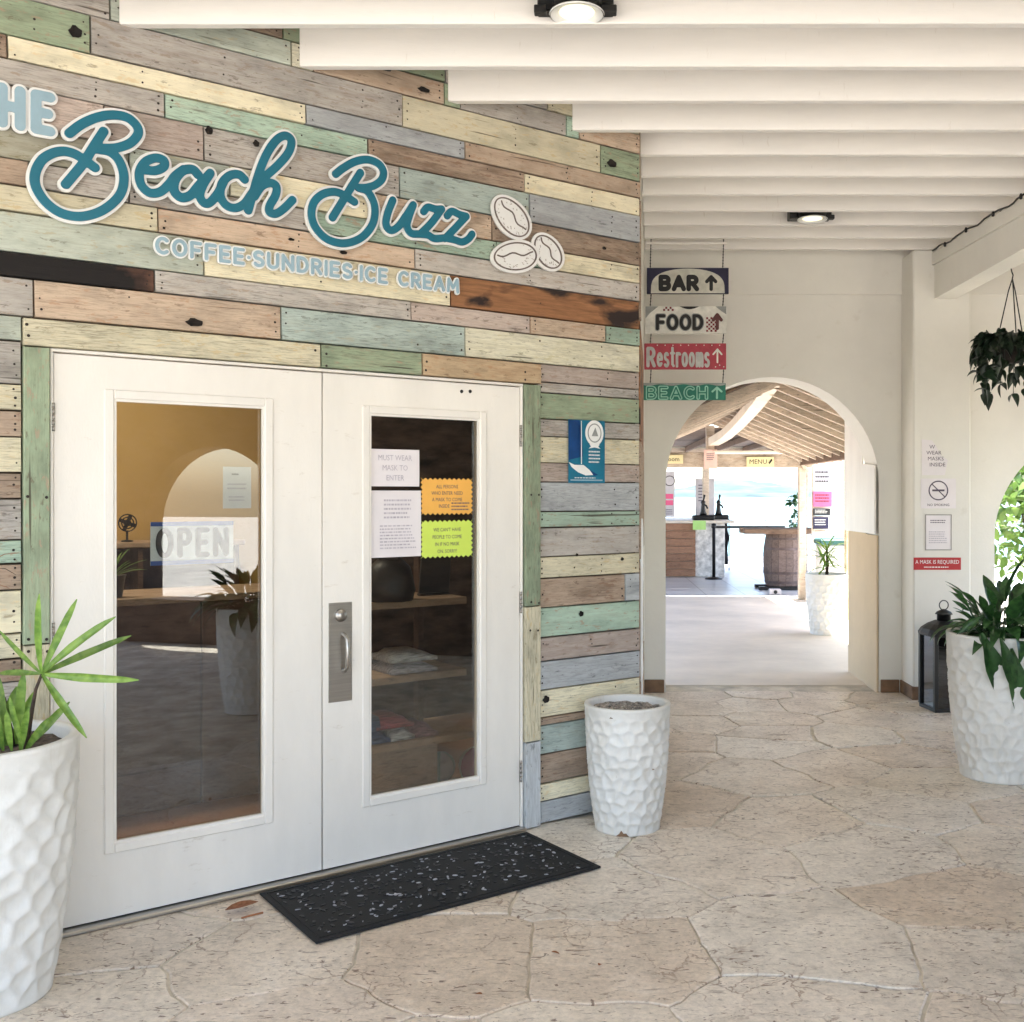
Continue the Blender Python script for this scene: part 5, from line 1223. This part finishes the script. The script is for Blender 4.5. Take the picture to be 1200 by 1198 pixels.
for s in (-1, 1):
    for k in range(15):
        y = -6.66+k*.46
        d = 1.45 if s > 0 else 1.9; ze = RZ_-(RZ_-EZ)/1.35*d
        M_ = Matrix.Translation((0, y, RZ_-.07)) @ Matrix.Rotation(math.atan2(RZ_-ze, d)*s, 4, 'Y')
        mb = MB(); Ln = math.hypot(d, RZ_-ze); mb.cbox(.01 if s > 0 else -Ln, Ln if s > 0 else -.01, -.024, .024, -.075, .0, .004, M_); mb.build('rafter', pv_pale, pv)
    nb = 9; d = 1.5 if s > 0 else 2.0
    for k in range(nb):
        a, b = d*k/nb, d*(k+1)/nb-.002; za_, zb_ = slope(s, a), slope(s, b); y0, y1 = -6.86, .2
        mb = MB(); pts = [(s*a,za_),(s*b,zb_),(s*b,zb_+.02),(s*a,za_+.02)]
        mb.add([(p[0], y0, p[1]-.065) for p in pts]+[(p[0], y1, p[1]-.065) for p in pts], [(0,1,2,3),(7,6,5,4),(0,4,5,1),(1,5,6,2),(2,6,7,3),(3,7,4,0)]); mb.build('roof_board', pv_wood, pv)
for s in (-1, 1):
    d = 1.6 if s > 0 else 2.1; z1_ = slope(s, d)
    MB().add([(0,-6.95,RZ_),(s*d,-6.95,z1_),(s*d,.3,z1_),(0,.3,RZ_)]+[(0,-6.95,RZ_+.06),(s*d,-6.95,z1_+.06),(s*d,.3,z1_+.06),(0,.3,RZ_+.06)], [(0,1,2,3),(4,7,6,5),(0,4,5,1),(1,5,6,2),(2,6,7,3),(3,7,4,0)]).build('sun_block_sheet', pv_pale, pv)  # unseen sheet added to stop sun leaking between the roof boards
hx0, hx1 = P(740,540,15.4).x-1.78, P(951,540,15.4).x-1.78
MB().cbox(hx0, hx1, -.06, .06, P(0,548,15.4).z, P(0,530,15.4).z, .006).build('header_beam', pv_pale, pv)
ex = 3.12-1.78
MB().cbox(ex-.05, ex+.05, -6.7, -.061, EZ-.17, EZ+.03, .006).build('eaves_beam', pv_wood, pv)
MB().cbox(ex-.055, ex+.045, -.06, .05, 0, P(0,548,15.4).z-.001, .006).build('post', pv_pale, pv)
q = P(995,600,12.9); MB().cbox(q.x-1.78-.05, q.x-1.78+.05, q.y-15.4-.05, q.y-15.4+.05, 0, EZ-.172, .006).build('post', plank_mat('post_yellow', (206,180,128), (170,140,90), wear=.3), pv)
q = P(827,600,20.5); MB().cbox(q.x-1.78-.06, q.x-1.78+.06, 5.04, 5.16, 0, 2.2, .006).build('post', pv_pale, pv)
q = P(941,600,21); MB().cbox(q.x-1.78-.08, q.x-1.78+.08, 5.5, 5.66, 0, 2.2, .006).build('post', pv_pale, pv)
q = P(832,600,15.4); MB().cbox(q.x-1.78-.06, q.x-1.78+.06, -.055, .055, P(0,530,15.4).z+.001, slope(1,.05)-.14, .006).build('king_post', pv_pale, pv)
# white curved ridge beam bending down to the king post
rp = [P(905,440,10.0), P(894,456,10.9), P(879,476,12.2), P(864,493,13.6), P(851,505,14.6), P(836,514,15.3)]
vs = []; 
for p in rp:
    w_, h_ = .075, .055; p = p-Vector((0,0,.05)); vs += [(p.x-1.78-w_, p.y-15.4, p.z-h_), (p.x-1.78+w_, p.y-15.4, p.z-h_), (p.x-1.78+w_, p.y-15.4, p.z+h_), (p.x-1.78-w_, p.y-15.4, p.z+h_)]
MB().add(vs, [(i*4+k, i*4+(k+1)%4, (i+1)*4+(k+1)%4, (i+1)*4+k) for i in range(5) for k in range(4)]+[(3,2,1,0),(20,21,22,23)]).build('ridge_beam', pv_white, pv)
a = P(948,545,15.3); b = P(930,532,15.3)
MB().tube([(a.x-1.78,-.1,a.z-.1),(b.x-1.78,-.1,b.z)], .03, 4).build('brace', pv_pale, pv)
# far eaves and beams of the bar, over the sea side
bb = thing('bar_roof', 'low timber roof edge over the bar by the water', 'roof', (1.2, 22, 0))
MB().cbox(-4, 4.2, -.1, .1, 2.28, 2.52, .01).build('fascia_beam', pv_pale, bb)
for k in range(14): MB().cbox(-4+k*.6, -3.95+k*.6, -6.2, -.101, 2.42, 2.52, .004).build('rafter', pv_wood, bb)
for k in range(10): MB().cbox(-4, 4.2, -6.2+k*.62, -6.2+k*.62+.61, 2.525, 2.545, .003).build('roof_board', pv_wood, bb)
tube_l = thing('tube_lamp', 'white tube lamp fixed along the pavilion header', 'lamp', P(880,531,15.25))
a = P(836,531,15.25)-P(880,531,15.25); b = P(925,531,15.25)-P(880,531,15.25)
MB().cbox(a.x, b.x, -.03, .03, .012, .035, .004).build('housing', pv_white, tube_l); MB().tube([(a.x+.02,0,0),(b.x-.02,0,0)], .016, 10).build('tube', sign_white, tube_l)
cream_s = plain('sign_cream', (226,214,168), .6, .05, 8, bmp=0)
def fboard(name, label, px, Y, mat, txt=None, size=.1, group=None, y_off=0):
    a = P(px[0], px[3], Y); b = P(px[1], px[2], Y); t = thing(name, label, 'sign', (a.x, Y, a.z)); w, h = b.x-a.x, b.z-a.z
    MB().cbox(0, w, 0, .02, 0, h, .003).build('board', mat, t)
    if txt: font_text(t, txt, w*.42, h*.28, size, blk, -.002)
    return t, w, h
t, w, h = fboard('menu_board', 'cream board lettered MENU on the pavilion header', (875,907,535.5,547), 15.3, cream_s, 'MENU', .095)
MB().tube([(w*.82,-.004,h*.3),(w*.92,-.004,h*.72)], .012, 6).build('leaf_mark', blk, t)
t, w, h = fboard('direction_board', 'cream board lettered Restroom on the pavilion header', (768,800.5,533,543.5), 15.3, cream_s, 'Restroom', .09)
t, w, h = fboard('post_notice', 'pink paper notice on the king post of the pavilion', (825,840.5,527,549), 15.25, plain('paper_pink', (224,190,180), .8, .05, 6, bmp=0)); scribble(t, w*.2, w*.8, h*.75, h*.4, 4, ink, -.003, 3)
pink_b = plain('menu_pink', (214,90,130), .6, .06, 8, bmp=0); grey_b = plain('menu_grey', (190,186,190), .6, .06, 8, bmp=0)
t, w, h = fboard('menu_sign', 'pale menu panel with pink price blocks left of the bar', (770,790.5,553,606), 18.5, grey_b)
for k, z in enumerate((.40,.26)): MB().box(w*.1, w*.92, -.004, -.001, h*z, h*(z+.11)).build('price_block', pink_b, t)
MB().lathe([(w*.30,0),(w*.30,.003),(w*.26,.003),(w*.26,.0)], 24, cap=False).build('logo_ring', blk, t, (w*.72, -.001, h*.8), (R(90),0,0)); scribble(t, w*.2, w*.9, h*.15, h*.14, 3, ink, -.003, 4)
t, w, h = fboard('menu_sign', 'plain grey menu panel behind the bar post', (815,837,561,604), 21.2, grey_b); scribble(t, w*.15, w*.4, h*.8, h*.5, 6, ink, -.003, 7)
# bar with plank front and white end
YB = 19.6
ba = P(770, 672, YB); bx = P(815, 672, YB)
bar = thing('bar_counter', 'bar counter with stacked plank front and pale stone end', 'bar', (bx.x, YB, 0))
bw_ = 2.6
for k in range(7): MB().cbox(-bw_, -.002, -.02+.006*(k%2), .02, .01+k*.142, .146+k*.142, .004).build('plank', plank_mat('bar_plank', (172,116,72), (110,70,44), wear=.5) if k == 0 else bpy.data.materials['bar_plank'], bar)
MB().box(-bw_, -.03, .021, 2.6, 0, 1.0).build('carcass', plain('bar_body', (216,212,206), .7, .1, 4), bar)
MB().cbox(-.028, .55, .02, .6, 0, 1.0, .01).build('end_block', plain('bar_stone', (214,210,204), .8, .25, 9, bmp=.6, bscale=14), bar)
MB().cbox(-bw_-.05, .72, -.08, 2.7, 1.002, 1.05, .008).build('counter_top', pv_white, bar)
ct_ = P(824, 614, YB-.1)
cl_ = tag(MB().cbox(0, .24, 0, .006, 0, .17, .002).build('lime_card', plain('card_green', (176,220,130), .7, .05, 5, bmp=0), None, (P(812,620,YB-.1).x, YB-.09, P(812,621,YB-.1).z)), 'pale green card fixed to the front of the bar', 'card')
for i, (x, w_, nm) in enumerate(((824,.30,'nearer the plank front'),(842,.26,'nearer the open end'))):
    q = P(x, 602, YB+.5+i*.4); e_ = thing('beer_tap', 'black tap unit on the bar top, %s' % nm, 'tap', (q.x, q.y, 1.051))
    MB().cbox(-w_/2-.06, w_/2+.06, -.12, .12, 0, .09, .02).build('drip_tray', black_metal, e_)
    MB().lathe([(.07,.09),(.05,.16),(.035,.30),(.05,.34),(.02,.38)], 16).build('column', black_metal, e_); MB().tube([(.0,-.02,.30),(.05,-.10,.27),(.07,-.12,.22)], .018, 8).build('spout', black_metal, e_); MB().tube([(0,-.03,.34),(.02,-.06,.48)], [.014,.022], 8).build('lever', black_metal, e_)
q = P(846.5, 655, 21.5); cg = thing('black_apron', 'long black cloth hanging at the end of the bar', 'cloth', (q.x, 21.3, 0))
vs = [(x*.03+.01*math.sin(z*5+x), .03*math.sin(x*2.1+z*.8), .12+z*.09) for z in range(11) for x in range(-3,4)]
MB().add(vs, [(z*7+x, z*7+x+1, (z+1)*7+x+1, (z+1)*7+x) for z in range(10) for x in range(6)], True).build('drape', plain('cloth_black', (24,24,30), .9, .2, 10), cg); MB().tube([(-.12,0,1.03),(.12,0,1.03)], .012, 8).build('hook_bar', black_metal, cg); 
for sx_ in (-.11,.11): MB().tube([(sx_,0,0),(sx_,0,1.03)], .01, 8).build('leg', black_metal, cg)
q = ground_pt(836.5, 678.5); sn = thing('stanchion', 'black post stanchion on a flat base in front of the bar', 'stanchion', q)
MB().lathe([(.16,0),(.16,.012),(.05,.03),(.03,.035)], 24).build('base', black_metal, sn); MB().lathe([(.03,.03),(.03,.92),(.045,.93),(.045,1.0),(.01,1.01)], 16).build('post', black_metal, sn)
MB().cbox(.03, 1.3, -.004, .004, .92, .965, .001).build('belt', black_metal, sn)
# barrel table
q = ground_pt(917, 690); br_ = thing('barrel_table', 'old wooden barrel carrying a thick plank tabletop', 'table', q)
st_m = plank_mat('barrel_stave', (128,106,96), (86,64,54), wear=.6); 
def bar_r(z): return .30-.055*((z-.46)/.46)**2*1.0
for k in range(16):
    a0, a1 = 2*math.pi*k/16+.008, 2*math.pi*(k+1)/16-.008; vs = []
    for j in range(9):
        z = .06+.84*j/8; r = bar_r(z)*1.05
        for a in (a0, (a0+a1)/2, a1): vs.append((r*math.cos(a), r*math.sin(a), z))
    MB().add(vs, [(j*3+c, j*3+c+1, (j+1)*3+c+1, (j+1)*3+c) for j in range(8) for c in range(2)], True).build('stave', st_m, br_)
MB().lathe([(bar_r(.06+.84*j/8)*1.03, .06+.84*j/8) for j in range(9)], 32).build('core', plain('barrel_dark', (52,40,36), .9, .2, 5), br_)
for z in (.12,.27,.66,.82): MB().lathe([(bar_r(z)*1.062, z-.02), (bar_r(z+.02)*1.066, z+.02)], 32, cap=False).build('hoop', plain('hoop_iron', (96,82,80), .5, .2, 12, metal=.6), br_)
a, b = P(868,620,q.y).x-q.x, P(961,620,q.y).x-q.x
for k in range(4): MB().cbox(a+.03*(k%2), b-.02*(k%2), -.42+k*.21, -.42+k*.21+.205, .905, .985, .008).build('top_plank', pv_wood, br_)
for s in (-.2,.2): MB().cbox(-.42, .55, s-.05, s+.05, .0, .055, .006).build('skid', black_metal, br_)
wh = thing('skid_block', 'small pale block lying in front of the barrel base', 'block', ground_pt(908, 697)); MB().cbox(-.09,.09,-.06,.06,0,.09,.01).build('block', grey_b, wh); MB().lathe([(.028,0),(.028,.01),(.004,.011)], 14).build('hub', black_metal, wh, (0,-.061,.045), (R(90),0,0))
# sea rail
rl = thing('sea_rail', 'thin rope rail with slim posts along the water', 'railing', (0, 26, 0))
for k in range(10): MB().lathe([(.035,0),(.03,.95),(.04,.97),(.005,1.0)], 10, (-2.5+k*1.15,0,0)).build('post', plain('rail_post', (176,170,160), .7, .1, 6), rl)
for z in (.55,.9): MB().tube([(-2.5+1.15*i/6, 0, z-.05*math.sin(math.pi*((i/6)%1))) for i in range(55)], .014, 6).build('rope', plain('rope', (120,112,104), .9, .1, 20), rl)
# slatted screen with menu boards on the right of the pavilion
scn = thing('slat_screen', 'white slatted screen carrying menu boards at the side of the pavilion', 'screen', (P(952,600,15.7).x, 15.75, 0))
sw = P(995,600,15.7).x-P(952,600,15.7).x
for k in range(26): MB().cbox(0, sw, 0, .02, .95+k*.047, .95+k*.047+.034, .002, ).build('slat', pv_white, scn)
for x in (0.01, sw-.05): MB().cbox(x, x+.04, .021, .06, 0, 2.2, .003).build('upright', pv_white, scn)
for i, (yt, yb, m, nm) in enumerate(((547,574,grey_b,'grey'),(576,594,pink_b,'pink'),(596,604,blk,'black'),(606,620,navy,'dark blue'))):
    t, w, h = fboard('menu_board', '%s menu board on the slatted screen' % nm, (953,977-2*i,yt,yb), 15.7, m); scribble(t, w*.1, w*.85, h*.72, h*.6, 3, blk if i < 2 else wht, -.003, i)
tl_ = bxt_w = thing('teal_bin', 'pale storage bin with dark teal lid beneath the slatted screen', 'bin', (P(962,640,14.9).x, 14.9, 0)); MB().cbox(0,.42,0,.4,0,.82,.02).build('body', plain('bin_pale', (196,194,190), .5, .08, 5), tl_); MB().cbox(-.02,.44,-.02,.42,.822,.90,.02).build('lid', plain('bin_teal', (30,78,72), .6), tl_)

# ------------------------------------------------------------------ greenery outside
def shrub(name, label, loc, rx, rz, n, mat, seed, size=.12, prof=oval, group=None, trunk=True):
    rs = random.Random(seed); t = thing(name, label, 'shrub', loc, 0, group); mb = MB()
    base = leaf_mesh('tmp', prof, 1, .5, .3, 4); bv = [v.co.copy() for v in base.vertices]; bf = [tuple(p.vertices) for p in base.polygons]; bpy.data.meshes.remove(base)
    clumps = [(Vector((rs.gauss(0,rx*.5), rs.gauss(0,rx*.5), rz*rs.uniform(.25,1.0))), rs.uniform(.18,.4)*rx) for _ in range(26)]
    for i in range(n):
        c, r = rs.choice(clumps); p = c+Vector((rs.gauss(0,r),rs.gauss(0,r),rs.gauss(0,r)*.8))
        if p.z < .05: continue
        q = Matrix.Rotation(rs.uniform(0,6.28),3,'Z') @ Matrix.Rotation(rs.uniform(-.9,.9),3,'Y') @ Matrix.Rotation(rs.uniform(-.7,.7),3,'X'); s = size*rs.uniform(.6,1.4)
        mb.add([p+q @ (v*s) for v in bv], bf, True)
    m = mb.mesh('foliage', False); tag(put('foliage', m, mat, t), kind='stuff')
    for k in range(5):
        c = clumps[k][0]; MB().tube([(rs.uniform(-.1,.1),rs.uniform(-.1,.1),0), c*.5, c], [.03,.02,.008], 6).build('branch', stem_m, t)
    return t
shrub('garden_shrub', 'bright green shrub outside the low arch beside the pillar', (4.6, 10.4, -.06), .9, 2.2, 2600, leaf_bright, 3, .13)
shrub('garden_shrub', 'spiky pale green shrub outside the porch side opening', (7.2, 5.8, -.06), 1.0, 2.0, 1800, leaf_palm, 5, .18)
shrub('sea_vine', 'dark leafy plant by the sea rail post', P(934,612,21.5)*Vector((1,1,0)) if False else Vector((P(934,612,21.5).x, 21.5, 0)), .13, 1.5, 260, leaf_dark, 8, .12)
